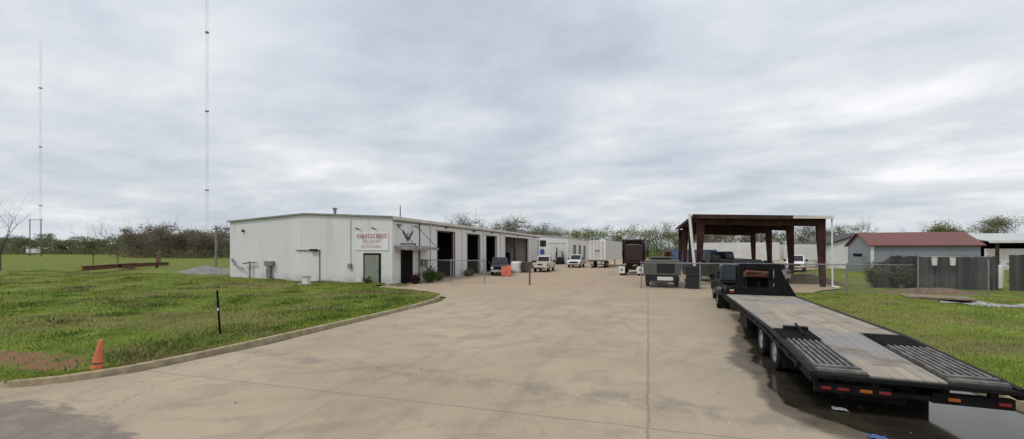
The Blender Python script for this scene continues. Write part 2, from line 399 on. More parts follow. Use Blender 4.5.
    t.color(k).bump(t.math('ADD', t.math('MULTIPLY', fine, .5), mid), .35, .02); return t.m
M_['pave'] = pave_mat()
def asphalt():
    t = MT('old_asphalt', .9); p = t.pos()
    f = t.noise(p, 30, 3, .7); b = t.noise(p, .8, 5, .6, .5)
    k = t.mix(t.rng(b, .4, .68), (.115, .105, .098), (.205, .18, .15))
    k = t.mix(t.rng(f, .42, .72, 0, .45), k, (.26, .235, .205))
    t.color(k).bump(f, .5, .01); return t.m
M_['asphalt'] = asphalt()
def fade_mat(t, nscale, lo, hi, amt=1.0, width=.55):
    at_ = t.n('ShaderNodeAttribute'); at_.attribute_name = 'fade'
    f = t.math('ADD', at_.outputs['Fac'], t.math('MULTIPLY', t.math('SUBTRACT', t.noise(t.pos(), nscale, 6, .62), .5), width*2))
    f = t.rng(f, lo, hi, 0, amt); tr = t.n('ShaderNodeBsdfTransparent'); mx = t.n('ShaderNodeMixShader')
    t.l(f, mx.inputs[0]); t.l(tr.outputs[0], mx.inputs[1]); t.l(t.b.outputs[0], mx.inputs[2]); t.l(mx.outputs[0], t.t.nodes['Material Output'].inputs[0]); return t.m
def wet():
    t = MT('wet_concrete', .5); p = t.pos(); f = t.noise(p, 1.3, 5, .6)
    t.color(t.mix(t.rng(f, .35, .65), (.105, .085, .06), (.17, .135, .095))); t.rough(t.rng(f, .3, .7, .4, .7)); return fade_mat(t, 1.6, .15, .75, .9)
M_['wet'] = wet()
def water():
    t = MT('puddle_water', .07); p = t.pos(); f = t.noise(p, .9, 4, .6)
    t.color(t.mix(t.rng(f, .35, .65), (.018, .016, .012), (.040, .034, .024)))
    t.b.inputs['IOR'].default_value = 1.33
    t.bump(t.noise(p, 2.2, 3, .5), .10, .012); return fade_mat(t, 1.1, .35, .62, 1.0)
M_['water'] = water()
def deckwood():
    t = MT('worn_deck_boards', .85); p = t.obj(); x = t.xyz(p)
    b = t.math('DIVIDE', x[0], .19); fr = t.math('FRACT', b); fl = t.math('FLOOR', b)
    cx = t.n('ShaderNodeCombineXYZ'); t.l(fl, cx.inputs[0]); wn = t.n('ShaderNodeTexWhiteNoise'); t.l(cx.outputs[0], wn.inputs['Vector'])
    gr = t.noise(t.mapping(p, (9, .5, 1)), 1, 5, .65)
    k = t.mix(wn.outputs['Value'], (.285, .24, .18), (.385, .335, .26))
    k = t.mix(t.rng(gr, .42, .72, 0, .6), k, (.215, .175, .135))
    k = t.mix(t.rng(t.noise(p, .55, 5, .6), .44, .60, 0, .85), k, (.225, .22, .215))
    k = t.mix(t.rng(t.noise(p, 1.1, 6, .66, .5), .54, .68, 0, .75), k, (.15, .105, .068))
    k = t.mix(t.rng(t.noise(t.mapping(p, (.9, 2.2, 1), (3, 8, 0)), 1, 6, .66, .5), .58, .70, 0, .7), k, (.09, .08, .07))
    gap = t.rng(t.math('ABSOLUTE', t.math('SUBTRACT', fr, .5)), .455, .485, 0, .7)
    k = t.mix(gap, k, (.09, .07, .05))
    t.color(k).bump(t.math('SUBTRACT', gr, gap), .4, .01); return t.m
M_['deck'] = deckwood()
def boards():
    t = MT('old_fence_boards', .9); p = t.pos(); g = t.n('ShaderNodeNewGeometry')
    k = t.mix(g.outputs['Random Per Island'], (.030, .029, .028), (.085, .082, .078))
    k = t.mix(t.rng(t.noise(t.mapping(p, (8, 8, .6)), 1, 4, .6), .4, .7, 0, .55), k, (.035, .033, .032))
    k = t.mix(t.rng(t.noise(p, .7, 4, .6), .5, .65, 0, .5), k, (.11, .107, .104))
    t.color(k); return t.m
M_['boards'] = boards()
def fencewire():
    t = MT('chain_link', .5, .5); p = t.obj(); x = t.xyz(p)
    def diag(sg):
        a = t.math('FRACT', t.math('DIVIDE', t.math('ADD', x[0], t.math('MULTIPLY', x[2], sg)), .075))
        return t.math('LESS_THAN', a, .04)
    m = t.math('MAXIMUM', diag(1), diag(-1))
    t.color((.30, .31, .31)); tr = t.n('ShaderNodeBsdfTransparent'); mx = t.n('ShaderNodeMixShader')
    t.l(m, mx.inputs[0]); t.l(tr.outputs[0], mx.inputs[1]); t.l(t.b.outputs[0], mx.inputs[2])
    t.l(mx.outputs[0], t.t.nodes['Material Output'].inputs[0]); return t.m
M_['wire'] = fencewire()

# ------------------------------------------------------------------ ground, road, driveway, lawns
def hash_noise(x, y, s):
    return (math.sin(x*s*1.3+y*s*.7+1.1)+math.sin(x*s*.6-y*s*1.1+2.3)+math.sin(x*s*2.1+y*s*1.9+.4)*.5)/2.5
KERB = [(-12.6,4.28),(-11.8,4.5),(-11.25,5.05),(-10.8,6.0),(-10.6,7.6),(-10.55,9.0),(-10.5,10.5),(-10.4,12.6),(-10.3,16.2),(-10.55,19.2),(-11.3,21.3),(-12.8,22.4)]
EDGE = [(4.25,-13.0),(4.5,-11.95),(5.05,-11.4),(6.0,-10.95),(7.6,-10.75),(9,-10.7),(10.5,-10.65),(12.6,-10.55),(16.2,-10.45),(19.2,-10.7),(21.3,-11.45),(22.4,-12.9),(23.4,-15.5),(24.2,-18.6),(27.0,-19.2)]
def lin_i(t, tab):
    if t <= tab[0][0]: return tab[0][1]
    for (a, b), (c, d) in zip(tab, tab[1:]):
        if t <= c: return b+(d-b)*(t-a)/(c-a)
    return tab[-1][1]
def sstep(a, b, v):
    t = max(0, min(1, (v-a)/(b-a))); return t*t*(3-2*t)
def lawn_h(x, y):
    e = lin_i(y, EDGE); d = e-x
    h = .11+.05*hash_noise(x, y, .9)*sstep(0, 1.2, d)+.05*hash_noise(x, y, .28)*sstep(0, 3, d)
    h += .30*sstep(8, 26, d)*sstep(8, 24, y)
    h *= 1-sstep(60, 110, d)
    h -= .22*sstep(-1.0, 1.0, -abs(y-5.7)+.3)*sstep(2.0, 3.5, d)*0.5
    if y > 26: h = h*(1-sstep(30, 60, y)) - .03*sstep(30, 60, y)
    return h
g = MB(); n = 40
g.add([(-3000,-3000,-.06),(3000,-3000,-.06),(3000,3000,-.06),(-3000,3000,-.06)], [(0,1,2,3)])
tag(g.build('ground', M_['grass']), kind='structure')
# left lawn
ys = list(np.concatenate([np.arange(4.25, 10, .25), np.arange(10, 27.01, .5)]))
ds = [0,.12,.3,.55,.85,1.2,1.6,2,2.5,3,3.6,4.3,5,6,7,8,9.5,11,13,15,18,21,25,30,36,44,54,66,80,100,125]
g = MB(); vs = []
for y in ys:
    for d in ds:
        x = lin_i(y, EDGE)-d; vs.append((x, y, lawn_h(x, y)))
nd = len(ds)
g.add(vs, [(i*nd+j, i*nd+j+1, (i+1)*nd+j+1, (i+1)*nd+j) for i in range(len(ys)-1) for j in range(nd-1)])
# the lawn runs on past the building's left side
vs = []; ys2 = list(range(27, 66, 3)); ds2 = [17, 20, 24, 30, 36, 44, 54, 66, 80, 100, 125]
for y in ys2:
    for d in ds2:
        x = -19.2-d; vs.append((x, y, lawn_h(x, y)))
nd = len(ds2)
g.add(vs, [(i*nd+j, i*nd+j+1, (i+1)*nd+j+1, (i+1)*nd+j) for i in range(len(ys2)-1) for j in range(nd-1)])
tag(g.build('lawn', M_['grass'], smooth=True), kind='structure')
# right lawn with its drainage ditch
D0, D1 = Vector((13.6, 26.4)), Vector((34, 14.5)); DD = (D1-D0).normalized()
def ditch_d(x, y):
    v = Vector((x, y))-D0; s = v.dot(DD); q = abs(v.x*DD.y-v.y*DD.x); return s, q
def rlawn_h(x, y):
    d = x-6.15
    h = .10+.05*hash_noise(x, y, .8)*sstep(0, 1, d)+.04*hash_noise(x, y, .25)
    h += .12*sstep(1, 6, d)
    s, q = ditch_d(x, y)
    if s > -.3: h -= .16*(1-sstep(.6, 1.6, q))*sstep(-.3, .6, s)
    h *= 1-sstep(50, 90, d)
    if y > 27: h = h*(1-sstep(27, 31, y))-.02*sstep(27, 31, y)
    return h
g = MB(); vs = []
ys = list(np.arange(4.5, 31.01, .4)); xs = [6.15+d for d in [0,.15,.4,.7,1.1,1.5,2,2.5,3,3.5,4,4.5,5,5.5,6,6.5,7,7.4,7.8,8.2,8.6,9,9.5,10,10.5,11,11.5,12,12.6,13.3,14,15,16,17,18,19,20,21,22,24,26,28,30,34,40,50,65,90]]
for y in ys:
    off = 2.4*sstep(24, 29, y)
    for x in xs: vs.append((x+off*(1-sstep(0, 8, x-6.15)), y, rlawn_h(x, y)))
nx = len(xs)
g.add(vs, [(i*nx+j, (i+1)*nx+j, (i+1)*nx+j+1, i*nx+j+1) for i in range(len(ys)-1) for j in range(nx-1)])
tag(g.build('lawn', M_['grass'], smooth=True), kind='structure')
# stony bed of the ditch
g = MB(); vs = []; m = 26
for i in range(m):
    s = .3+i*.75
    for j in range(7):
        q = (j-3)*.36*(1+.25*math.sin(i*1.7+j)); p = D0+DD*s+Vector((-DD.y, DD.x))*q
        vs.append((p.x, p.y, rlawn_h(p.x, p.y)+.05+.04*math.sin(i*2.3+j*1.9)))
g.add(vs, [(i*7+j, i*7+j+1, (i+1)*7+j+1, (i+1)*7+j) for i in range(m-1) for j in range(6)])
tag(g.build('drainage_channel', M_['gravel'], smooth=True), kind='structure')
# street, driveway, yard
g = MB(); g.box(-400, 400, -6, 4.2, -.30, -.012)
tag(g.build('road', M_['asphalt']), kind='structure')
poly = []
rr = random.Random(3)
poly += [(-12.6, 2.2), (6.3, 2.2)]
poly += [(6.3, 8), (6.3, 24), (8.6, 28.5), (11.0, 32.5), (13.2, 35), (14.2, 58), (24, 70), (60, 76), (60, 130), (-60, 130), (-60, 74), (-18.6, 74), (-18.6, 27), (-19.5, 24.6), (-19.0, 23.8), (-12.9, 22.3), (-10.9, 21), (-10.3, 19.2), (-10.3, 9), (-10.7, 6), (-11.3, 5), (-12.2, 4.45)]
g = MB(); g.add([(a, b, .0) for a, b in poly], [tuple(range(len(poly)))])
tag(g.build('driveway', M_['pave']), kind='structure')
def ribbon(pts, w, h, z0=-.05):
    g = MB(); n = len(pts); vs = []
    for i, p in enumerate(pts):
        a = Vector(pts[max(0, i-1)]); b = Vector(pts[min(n-1, i+1)]); d = (b-a).normalized(); nn = Vector((-d.y, d.x)); c = Vector(p)
        hh = h if 0 < i < n-1 else h*.35
        for o, z in ((0, z0), (.03, hh-.015), (.05, hh), (w-.02, hh), (w, hh-.02), (w, z0)):
            q = c+nn*o; vs.append((q.x, q.y, z))
    g.add(vs, [(i*6+j, i*6+j+1, (i+1)*6+j+1, (i+1)*6+j) for i in range(n-1) for j in range(5)])
    g.add([vs[k] for k in range(6)], [tuple(range(6))]); g.add([vs[(n-1)*6+k] for k in range(6)], [tuple(range(6))])
    return g
def smooth_path(pts, it=2):
    for _ in range(it):
        q = [pts[0]]
        for a, b in zip(pts, pts[1:]): q += [(a[0]*.75+b[0]*.25, a[1]*.75+b[1]*.25), (a[0]*.25+b[0]*.75, a[1]*.25+b[1]*.75)]
        pts = q+[pts[-1]]
    return pts
tag(ribbon(smooth_path(KERB), .18, .135).build('kerb', M_['concrete']), kind='structure')
RK = [(6.15, 23), (6.1, 16), (6.05, 12), (5.98, 10.3), (6.0, 9.3), (6.35, 8.2), (7.2, 7.2), (8.2, 6.7)]
tag(ribbon([(a, b) for a, b in reversed(smooth_path(RK))][::-1], .16, .125).build('kerb', M_['concrete']), kind='structure')
# standing water beside and under the trailer, with its damp rim
PUD = [(3.7,16.8),(3.15,16.0),(2.85,14.4),(2.7,13.0),(2.55,12.1),(2.42,11.2),(2.5,10.3),(2.28,9.3),(2.25,8.45),(2.55,7.75),(3.1,7.3),(3.7,7.0),(4.6,6.9),(5.4,7.2),(5.9,8.0),(5.95,9.3),(5.95,11),(5.98,13),(6.0,15),(5.4,16.6)]
def soft_sheet(name, mat, offs, seed, z):
    """a sheet with a fading rim: attribute 'fade' is 1 inside and 0 at the outer ring"""
    pp = smooth_path(PUD+[PUD[0]], 3)[:-1]; c = Vector((4.1, 11.5)); n = len(pp); vs = [(c.x, c.y, z)]; fa = [1.0]
    for off, f in offs:
        for p in pp:
            v = Vector(p)-c; q = c+v.normalized()*(v.length+off+.10*hash_noise(p[0]+seed, p[1], 3.1)); vs.append((min(q.x, 6.02), q.y, z)); fa.append(f)
    fs = [(0, 1+k, 1+(k+1) % n) for k in range(n)]
    for r in range(len(offs)-1): fs += [(1+r*n+k, 1+(r+1)*n+k, 1+(r+1)*n+(k+1) % n, 1+r*n+(k+1) % n) for k in range(n)]
    o = MB().add(vs, fs).build(name, mat, fix=False); a = o.data.attributes.new('fade', 'FLOAT', 'POINT'); a.data.foreach_set('value', fa)
    return tag(o, kind='structure')
soft_sheet('wet_patch', M_['wet'], [(-.15, 1), (.30, .62), (.75, 0)], 1, .004)
soft_sheet('puddle', M_['water'], [(-.55, 1), (-.05, .55), (.30, 0)], 2, .008)

# grass blades
def soup(name, V, mat, label, cat=None):
    n = len(V)//3; me = bpy.data.meshes.new(name); me.vertices.add(len(V)); me.vertices.foreach_set('co', V.astype(np.float32).ravel())
    me.loops.add(len(V)); me.loops.foreach_set('vertex_index', np.arange(len(V), dtype=np.int32))
    me.polygons.add(n); me.polygons.foreach_set('loop_start', np.arange(n, dtype=np.int32)*3); me.polygons.foreach_set('loop_total', np.full(n, 3, np.int32))
    me.materials.append(mat); me.update(); me.validate()
    o = bpy.data.objects.new(name, me); COL.objects.link(o); return tag(o, label, cat, kind='stuff')
def blades(pts, hmin, hmax, wid):
    P = np.array(pts, float); n = len(P); a = RNG.uniform(0, 2*np.pi, n); h = RNG.uniform(hmin, hmax, n)*(.5+RNG.random(n)); w = wid*(1+np.hypot(P[:, 0], P[:, 1])/14)
    dx = np.cos(a)*w/2; dy = np.sin(a)*w/2; ln = RNG.uniform(-.7, .7, (n, 2))*h[:, None]
    V = np.empty((n, 3, 3)); V[:, 0] = P+np.c_[-dx, -dy, -.02*np.ones(n)]; V[:, 1] = P+np.c_[dx, dy, -.02*np.ones(n)]; V[:, 2] = P+np.c_[ln[:, 0], ln[:, 1], h]
    return V.reshape(-1, 3)
def clump(x, y): return hash_noise(x, y, 1.7)*.6+hash_noise(x, y, 4.1)*.4
pts = []; r_ = random.Random(11)
while len(pts) < 130000:
    y = 4.3+22.6*r_.random()**1.25; d = 46*r_.random()**1.9; x = lin_i(y, EDGE)-d-.02
    if r_.random() < (clump(x, y)+1.0)*.62 or d < .25:
        if abs((x+14.2)/2.6)**2+abs((y-5.65)/.6)**2 < 1.15 and r_.random() < .80+.2*clump(x, y): continue
        pts.append((x, y, lawn_h(x, y)))
soup('grass', blades(pts, .025, .075, .016), M_['blade'], 'rough green grass covering the left lawn beside the kerb', 'grass')
pts = []
while len(pts) < 80000:
    y = 7.0+23*r_.random()**1.1; d = 30*r_.random()**1.6; x = 6.2+d+2.4*sstep(24, 29, y)*(1-sstep(0, 8, d))
    s, q = ditch_d(x, y)
    if s > 0 and q < 1.1: continue
    if r_.random() < (clump(x, y)+1.0)*.62: pts.append((x, y, rlawn_h(x, y)))
soup('grass', blades(pts, .025, .075, .016), M_['blade'], 'bright green grass on the right behind the flatbed trailer', 'grass')
# weeds, litter and stones
pts = []
for cx, cy, rr_, nn in [(-11.4,8.3,.5,260),(-11.6,10.4,.6,330),(-11.9,6.6,.7,420),(-11.3,12.8,.6,260),(-13,9.5,.8,400),(-11.2,15.5,.7,260),(-14,13,1.1,420),*[(-11.5-32*r_.random()**1.7, 5.0+17*r_.random(), r_.uniform(.3, 1.3), r_.randint(90, 300)) for _ in range(80)],(-17.5,26.3,.8,260),(-21,26.3,1.0,320),(-25,26.5,1.4,300),(-30,26.4,1.6,330),(-12.6,7.6,.5,240)]:
    for _ in range(nn):
        a = r_.uniform(0, 6.28); q = rr_*min(1.9, abs(r_.gauss(0, .75))); x = cx+q*math.cos(a); y = cy+q*math.sin(a)
        if x < -12.3 and y < 6.6 and r_.random() < .8: continue
        if x < lin_i(y, EDGE)-.05 or y > 22: pts.append((x, y, lawn_h(min(x, lin_i(y, EDGE)-.1), y)))
M_['weed'] = blade_mat('weed_blades', (.085, .150, .018), (.18, .27, .04), (.20, .22, .06))
soup('weeds', blades(pts, .04, .13, .03), M_['weed'], 'taller loose clumps of green weeds scattered over the left lawn and wall foot', 'weeds')

# ------------------------------------------------------------------ shared builders
def wheel(parent, c, r=.38, w=.26, side=1, rim=None, name='wheel'):
    t = MB().lathe_x([(-w/2, r*.60), (-w/2, r*.93), (-w/2*.78, r), (w/2*.78, r), (w/2, r*.93), (w/2, r*.60), (w*.2, r*.56), (-w*.2, r*.56)], c)
    o = t.build(name, M_['tyre'], parent, smooth=False)
    k = MB(); d = side*w/2
    k.lathe_x([(d*.86, 0.0), (d*.80, r*.28), (d*.30, r*.40), (d*.42, r*.52), (d*.96, r*.60), (d*.80, r*.605), (-d*.6, r*.60), (-d*.6, 0.0)], c)
    k.build('rim', rim or M_['rim'], o, smooth=True)
    for q in range(0): pass
    return o
def pickup(name, loc, rz, label, paint, Lg=5.7, wd=1.95, roof=1.92, dually=False, crew=True, sc=1.0, clear=.42, group=None, cat='pickup truck', rack=False):
    """local +y is forward; origin under the middle"""
    root = empty(name, loc, rz, label, cat, group); root.scale = (sc, sc, sc)
    h = wd/2; yf, yr = Lg/2, -Lg/2; ra = .40 if dually else .37; fa = yf-.95; rax = yr+1.25
    belt = 1.17
    cabR = -0.25 if crew else .35; cabR -= .15
    hoodB = fa-.55
    def arch(yc): return [(yc-ra-.07+(ra+.07)*(1-math.cos(t)), clear+.02+(ra+.10)*math.sin(t)) for t in np.linspace(0, math.pi, 9)]
    prof = [(yf, .62), (yf-.02, .98), (yf-.22, 1.10), (hoodB+.1, belt+.03), (hoodB-.25, belt), (cabR, belt), (cabR, belt), (cabR-.001, .95), (cabR-.03, clear)] 
    low = [(cabR-.03, clear)]+arch(fa)+[(yf-.12, clear+.02)]
    pts = low+[q for q in prof[:6]]
    b = MB().prism(pts, 'x', -h, h)
    body = b.build('body', paint, root, bevel=.05)
    # greenhouse
    y0, y1 = cabR, hoodB-.20; t0, t1 = cabR+.18, y1-.75; hi = h-.06; ht = h-.20
    gh = MB().add([(-hi,y0,belt-.02),(hi,y0,belt-.02),(hi,y1,belt-.02),(-hi,y1,belt-.02),(-ht,t0,roof),(ht,t0,roof),(ht,t1,roof),(-ht,t1,roof)],
                  [(0,3,2,1),(4,5,6,7),(0,1,5,4),(1,2,6,5),(2,3,7,6),(3,0,4,7)])
    gh.build('cab', paint, root, bevel=.06)
    def pane(nm, q, off, mt=M_['glass']):
        q = [Vector(p) for p in q]; nn = (q[1]-q[0]).cross(q[3]-q[0]).normalized()*off
        MB().add([p+nn for p in q]+[p+nn*.2 for p in q], [(0,1,2,3),(0,4,5,1),(1,5,6,2),(2,6,7,3),(3,7,4,0)]).build(nm, mt, root)
    def lerp(a, b, t): return a+(b-a)*t
    def face(A, B, C, D, u0, u1, v0, v1):
        A, B, C, D = map(Vector, (A, B, C, D)); f = lambda u, v: (A*(1-u)+B*u)*(1-v)+(D*(1-u)+C*u)*v
        return [f(u0, v0), f(u1, v0), f(u1, v1), f(u0, v1)]
    V = [(-hi,y0,belt),(hi,y0,belt),(hi,y1,belt),(-hi,y1,belt),(-ht,t0,roof),(ht,t0,roof),(ht,t1,roof),(-ht,t1,roof)]
    pane('rear_window', face(V[0], V[1], V[5], V[4], .10, .90, .15, .86), .012)
    pane('windshield', face(V[2], V[3], V[7], V[6], .06, .94, .08, .90), .012)
    for A in ((1, 2, 6, 5), (3, 0, 4, 7)):
        P = [V[i] for i in A]
        if A[0] == 3: ranges = ((.30, .56), (.60, .93)) if crew else ((.34, .90),)
        else: ranges = ((.07, .40), (.44, .70)) if crew else ((.10, .66),)
        for u0, u1 in ranges: pane('side_window', face(*P, u0, u1, .12, .86), .012)
    # bed
    bw = h if not dually else h
    for sgn in (-1, 1):
        side = [(cabR-.06, clear+.08)]+[(cabR-.06, belt-.03), (yr+.03, belt-.03), (yr+.03, clear+.15)]+arch(rax)
        if True:
            a_, b_ = sorted((sgn*(h-.10), sgn*h)); MB().prism(side, 'x', a_, b_).build('bed_side', paint, root, bevel=.02)
        if dually:
            f_ = [(rax-ra-.2, .62), (rax-ra-.12, .92), (rax-.2, 1.0), (rax+.2, 1.0), (rax+ra+.12, .92), (rax+ra+.2, .62)]+[(rax+(ra+.08)*math.cos(t), .42+(ra+.08)*math.sin(t)) for t in np.linspace(.5, math.pi-.5, 8)]
            a_, b_ = sorted((sgn*(h+.003), sgn*(h+.24))); MB().prism(f_, 'x', a_, b_).build('fender', paint, root, bevel=.05)
    MB().box(-h+.10, h-.10, yr+.06, cabR-.06, .62, .70).build('bed_floor', M_['blackmetal'], root)
    MB().box(-h+.11, h-.11, yr+.0, yr+.07, .60, belt-.04).build('tailgate', paint, root, bevel=.015)
    MB().box(-h*.30, h*.30, yr-.02, yr-.002, .86, 1.0).build('tailgate_handle', M_['blackmetal'], root, bevel=.01)
    MB().box(-.42, .42, cabR-.2, yf-.1, clear-.08, clear+.12).build('chassis', M_['blackmetal'], root)
    MB().box(-.42, .42, yr+.1, cabR-.2, clear-.06, .60).build('chassis', M_['blackmetal'], root)
    MB().box(-h+.05, h-.05, yr-.14, yr-.03, .48, .66).build('bumper', M_['chrome'] if paint is not M_['black'] else M_['blackmetal'], root, bevel=.02)
    MB().box(-h+.02, h-.02, yf-.02, yf+.12, .44, .64).build('bumper', M_['chrome'], root, bevel=.03)
    MB().box(-h*.62, h*.62, yf-.015, yf+.025, .70, .95).build('grille', M_['blackmetal'], root, bevel=.01)
    for sgn in (-1, 1):
        a_, b_ = sorted((sgn*h*.66, sgn*h*.96)); MB().box(a_, b_, yf-.06, yf+.02, .74, .93).build('headlight', M_['headlight'], root, bevel=.02)
        a_, b_ = sorted((sgn*(h-.105), sgn*(h+.004))); MB().box(a_, b_, yr+.0, yr+.06, .74, 1.10).build('taillight', M_['red'], root, bevel=.01)
        mi = MB().box(min(sgn*(h+.03), sgn*(h+.25)), max(sgn*(h+.03), sgn*(h+.25)), y1-.42, y1-.33, belt+.02, belt+.28)
        mi.bar((sgn*(h-.05), y1-.38, belt+.02), (sgn*(h+.12), y1-.38, belt+.10), .05, .05); mi.build('wing_mirror', M_['black'], root, bevel=.015)
        wheel(root, (sgn*(h-.16), fa, ra), ra, .26, sgn)
        if dually:
            wheel(root, (sgn*(h-.20), rax, ra), ra, .23, sgn); wheel(root, (sgn*(h+.09), rax, ra), ra, .23, sgn)
        else: wheel(root, (sgn*(h-.16), rax, ra), ra, .26, sgn)
    return root

def branch(g, p, d, ln, r, lv, rng, tips, spread=.55, up=.15, n=5):
    """recursive limb into mesh builder g; tips collects ends"""
    seg = 2 if lv > 1 else 1; q = p
    for s in range(seg):
        d = (d+Vector((rng.uniform(-.16, .16), rng.uniform(-.16, .16), rng.uniform(-.02, .12)*up*4))).normalized()
        e_ = q+d*(ln/seg); r2 = r*(.80 if s < seg-1 else .62)
        g.tube(q, e_, r, r2, n if lv > 1 else 3, cap=False); q = e_; r = r2
        if lv > 0 and (s == seg-1 or rng.random() < .7):
            k = rng.choice((2, 3)) if s == seg-1 else 1
            for _ in range(k):
                a = Vector((rng.uniform(-1, 1), rng.uniform(-1, 1), rng.uniform(-.35, .75))).normalized()
                branch(g, q, (d*(1-spread*.6)+a*spread).normalized(), ln*rng.uniform(.6, .82), r*.78, lv-1, rng, tips, spread, up, n)
    if lv <= 1: tips.append(q)
def leaf_cloud(g, tips, rng, per, rad, size, mi=0):
    for t in tips:
        for _ in range(per):
            c = t+Vector((rng.gauss(0, rad), rng.gauss(0, rad), rng.gauss(0, rad*.8)))
            a = Vector((rng.uniform(-1, 1), rng.uniform(-1, 1), rng.uniform(-1, 1))).normalized(); b = a.orthogonal().normalized(); s = size*rng.uniform(.6, 1.4)
            g.add([c-a*s, c+b*s*.6, c+a*s, c-b*s*.6], [(0, 1, 2, 3)], mi)
def tree(name, loc, H, seed, label, leaf=None, per=14, rad=.5, size=.16, levels=4, r=.16, spread=.6, group=None, cat='tree', fork=.28, bark='twig'):
    rng = random.Random(seed); root = empty(name, loc, 0, label, cat, group); g = MB(); tips = []
    g.tube((0, 0, -.2), (.05*H*.1, 0, H*fork), r, r*.8, 8, cap=False)
    for k in range(3):
        a = rng.uniform(0, 6.28); branch(g, Vector((.05*H*.1, 0, H*fork*rng.uniform(.85, 1))), Vector((math.cos(a)*.5, math.sin(a)*.5, .9)).normalized(), H*.27, r*.62, levels, rng, tips, spread)
    zt = max(v[2] for v in g.v)
    g.v = [(x, y, z*H/zt if z > 0 else z) for x, y, z in g.v]; tips = [Vector((t.x, t.y, t.z*H/zt)) for t in tips]
    g.build('trunk', M_[bark], root, fix=False)
    if leaf:
        c = MB(); leaf_cloud(c, tips, rng, per, rad, size); c.build('crown', leaf, root, fix=False)
    return root
def shrub(name, loc, rx, ry, hgt, nleaf, leaf, label, seed, size=.05):
    rng = random.Random(seed); root = empty(name, loc, 0, label, 'shrub'); g = MB(); c = MB(); tips = []
    for k in range(14):
        a = rng.uniform(0, 6.28); q = rng.random()**.5; p = Vector((rx*.7*q*math.cos(a), ry*.7*q*math.sin(a), hgt*rng.uniform(.45, 1)*(1-.35*q)))
        g.tube((p.x*.15, p.y*.15, -.05), p, .018, .006, 5, cap=False); tips += [p, p*.75, p*.5+Vector((0, 0, .02))]
    g.build('stem', M_['twig'], root, fix=False)
    leaf_cloud(c, tips, rng, max(1, nleaf//len(tips)), min(rx, ry, hgt)*.27, size); c.v = [(x, y, max(z, .01)) for x, y, z in c.v]
    c.build('foliage', leaf, root, fix=False); return root

# ------------------------------------------------------------------ workshop building (white metal)
BX0, BX1, BY0, BY1, EV, RG = -35.8, -18.7, 27.1, 72.6, 5.2, 5.68
bl = empty('workshop_building', (0, 0, 0), 0, 'long low white metal workshop building with a row of open bay doors beside the yard', 'building')
xm = (BX0+BX1)/2
MB().prism([(BX0, -.3), (BX1, -.3), (BX1, EV), (xm, RG), (BX0, EV)], 'y', BY0, BY0+.12).build('wall', M_['side_x'], bl)
MB().prism([(BX0, -.3), (BX1, -.3), (BX1, EV), (xm, RG), (BX0, EV)], 'y', BY1-.12, BY1).build('wall', M_['side_x'], bl)
MB().box(BX0, BX0+.12, BY0+.12, BY1-.12, -.3, EV).build('wall', M_['side_y'], bl)
BAYS = [(34.1, 37.7, 4.55, 'open'), (40.8, 44.3, 4.5, 'open'), (46.3, 49.8, 4.5, 'open'), (53.3, 64.7, 4.55, 'wide'), (65.9, 71.2, 4.5, 'shut')]
w = MB(); y = BY0+.12
for a, b, h, k in BAYS:
    w.box(BX1-.12, BX1, y, a, -.3, EV); w.box(BX1-.12, BX1, a, b, h, EV); y = b
w.box(BX1-.12, BX1, y, BY1-.12, -.3, EV); w.build('wall', M_['side_y'], bl)
r = MB()
for s, (xa, xb) in ((0, (BX0-.15, xm)), (1, (xm, BX1+.15))):
    za, zb = (EV-.0, RG) if s == 0 else (RG, EV)
    r.prism([(xa, za+.01), (xb, zb+.01), (xb, zb+.10), (xa, za+.10)], 'y', BY0-.12, BY1+.12)
r.build('roof', M_['roofmetal'], bl)
t = MB()
for xa, za, xb, zb in ((BX0-.17, EV, xm, RG), (xm, RG, BX1+.17, EV)):
    t.prism([(xa, za-.01), (xb, zb-.01), (xb, zb+.115), (xa, za+.115)], 'y', BY0-.16, BY0-.123)
t.build('gable_trim', M_['trim'], bl)
MB().box(BX1+.153, BX1+.27, BY0-.16, BY1+.1, EV-.16, EV+.10).build('gutter', M_['creamtrim'], bl, bevel=.02)
MB().box(BX1+.004, BX1+.03, BY0+.1, BY1, EV-.30, EV-.22).build('eave_trim', M_['trim'], bl)
for a, b, h, k in BAYS:
    f = MB(); f.box(BX1-.125, BX1+.04, a-.14, a-.002, 0, h+.10); f.box(BX1-.125, BX1+.04, a-.14, b+.14, h+.003, h+.14)
    f.build('door_frame', M_['whitepaint'], bl)
    MB().box(BX1-.30, BX1+.045, b+.002, b+.16, 0, h).build('door_jamb', M_['redtrim'], bl)
    lp = MB().box(BX1+.004, BX1+.2, (a+b)/2-.18, (a+b)/2+.18, h+.26, h+.36); lp.bar((BX1, (a+b)/2, h+.40), (BX1+.14, (a+b)/2, h+.38), .05, .05); lp.build('bay_lamp', M_['rust'], bl)
    if k == 'shut':
        d = MB()
        for i in range(9): d.box(BX1-.09, BX1-.05, a+.01, b-.01, .02+i*h/9, .02+(i+1)*h/9-.03)
        d.build('roller_door', M_['vanwhite'], bl)
    elif k == 'open':
        d = MB().tube((BX1-.5, a+.1, h+.1), (BX1-.5, b-.1, h+.1), .22, n=12); d.build('rolled_door', M_['interiorgrey'], bl)
MB().box(BX1-.35, BX1-.06, 58.2, 58.6, 0, 4.5).build('column', M_['redtrim'], bl)
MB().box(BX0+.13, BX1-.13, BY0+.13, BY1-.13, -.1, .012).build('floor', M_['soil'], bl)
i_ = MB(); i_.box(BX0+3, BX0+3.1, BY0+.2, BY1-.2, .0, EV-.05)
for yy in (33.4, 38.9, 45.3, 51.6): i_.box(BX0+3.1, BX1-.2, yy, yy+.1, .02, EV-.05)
i_.build('partition', M_['interior'], bl)
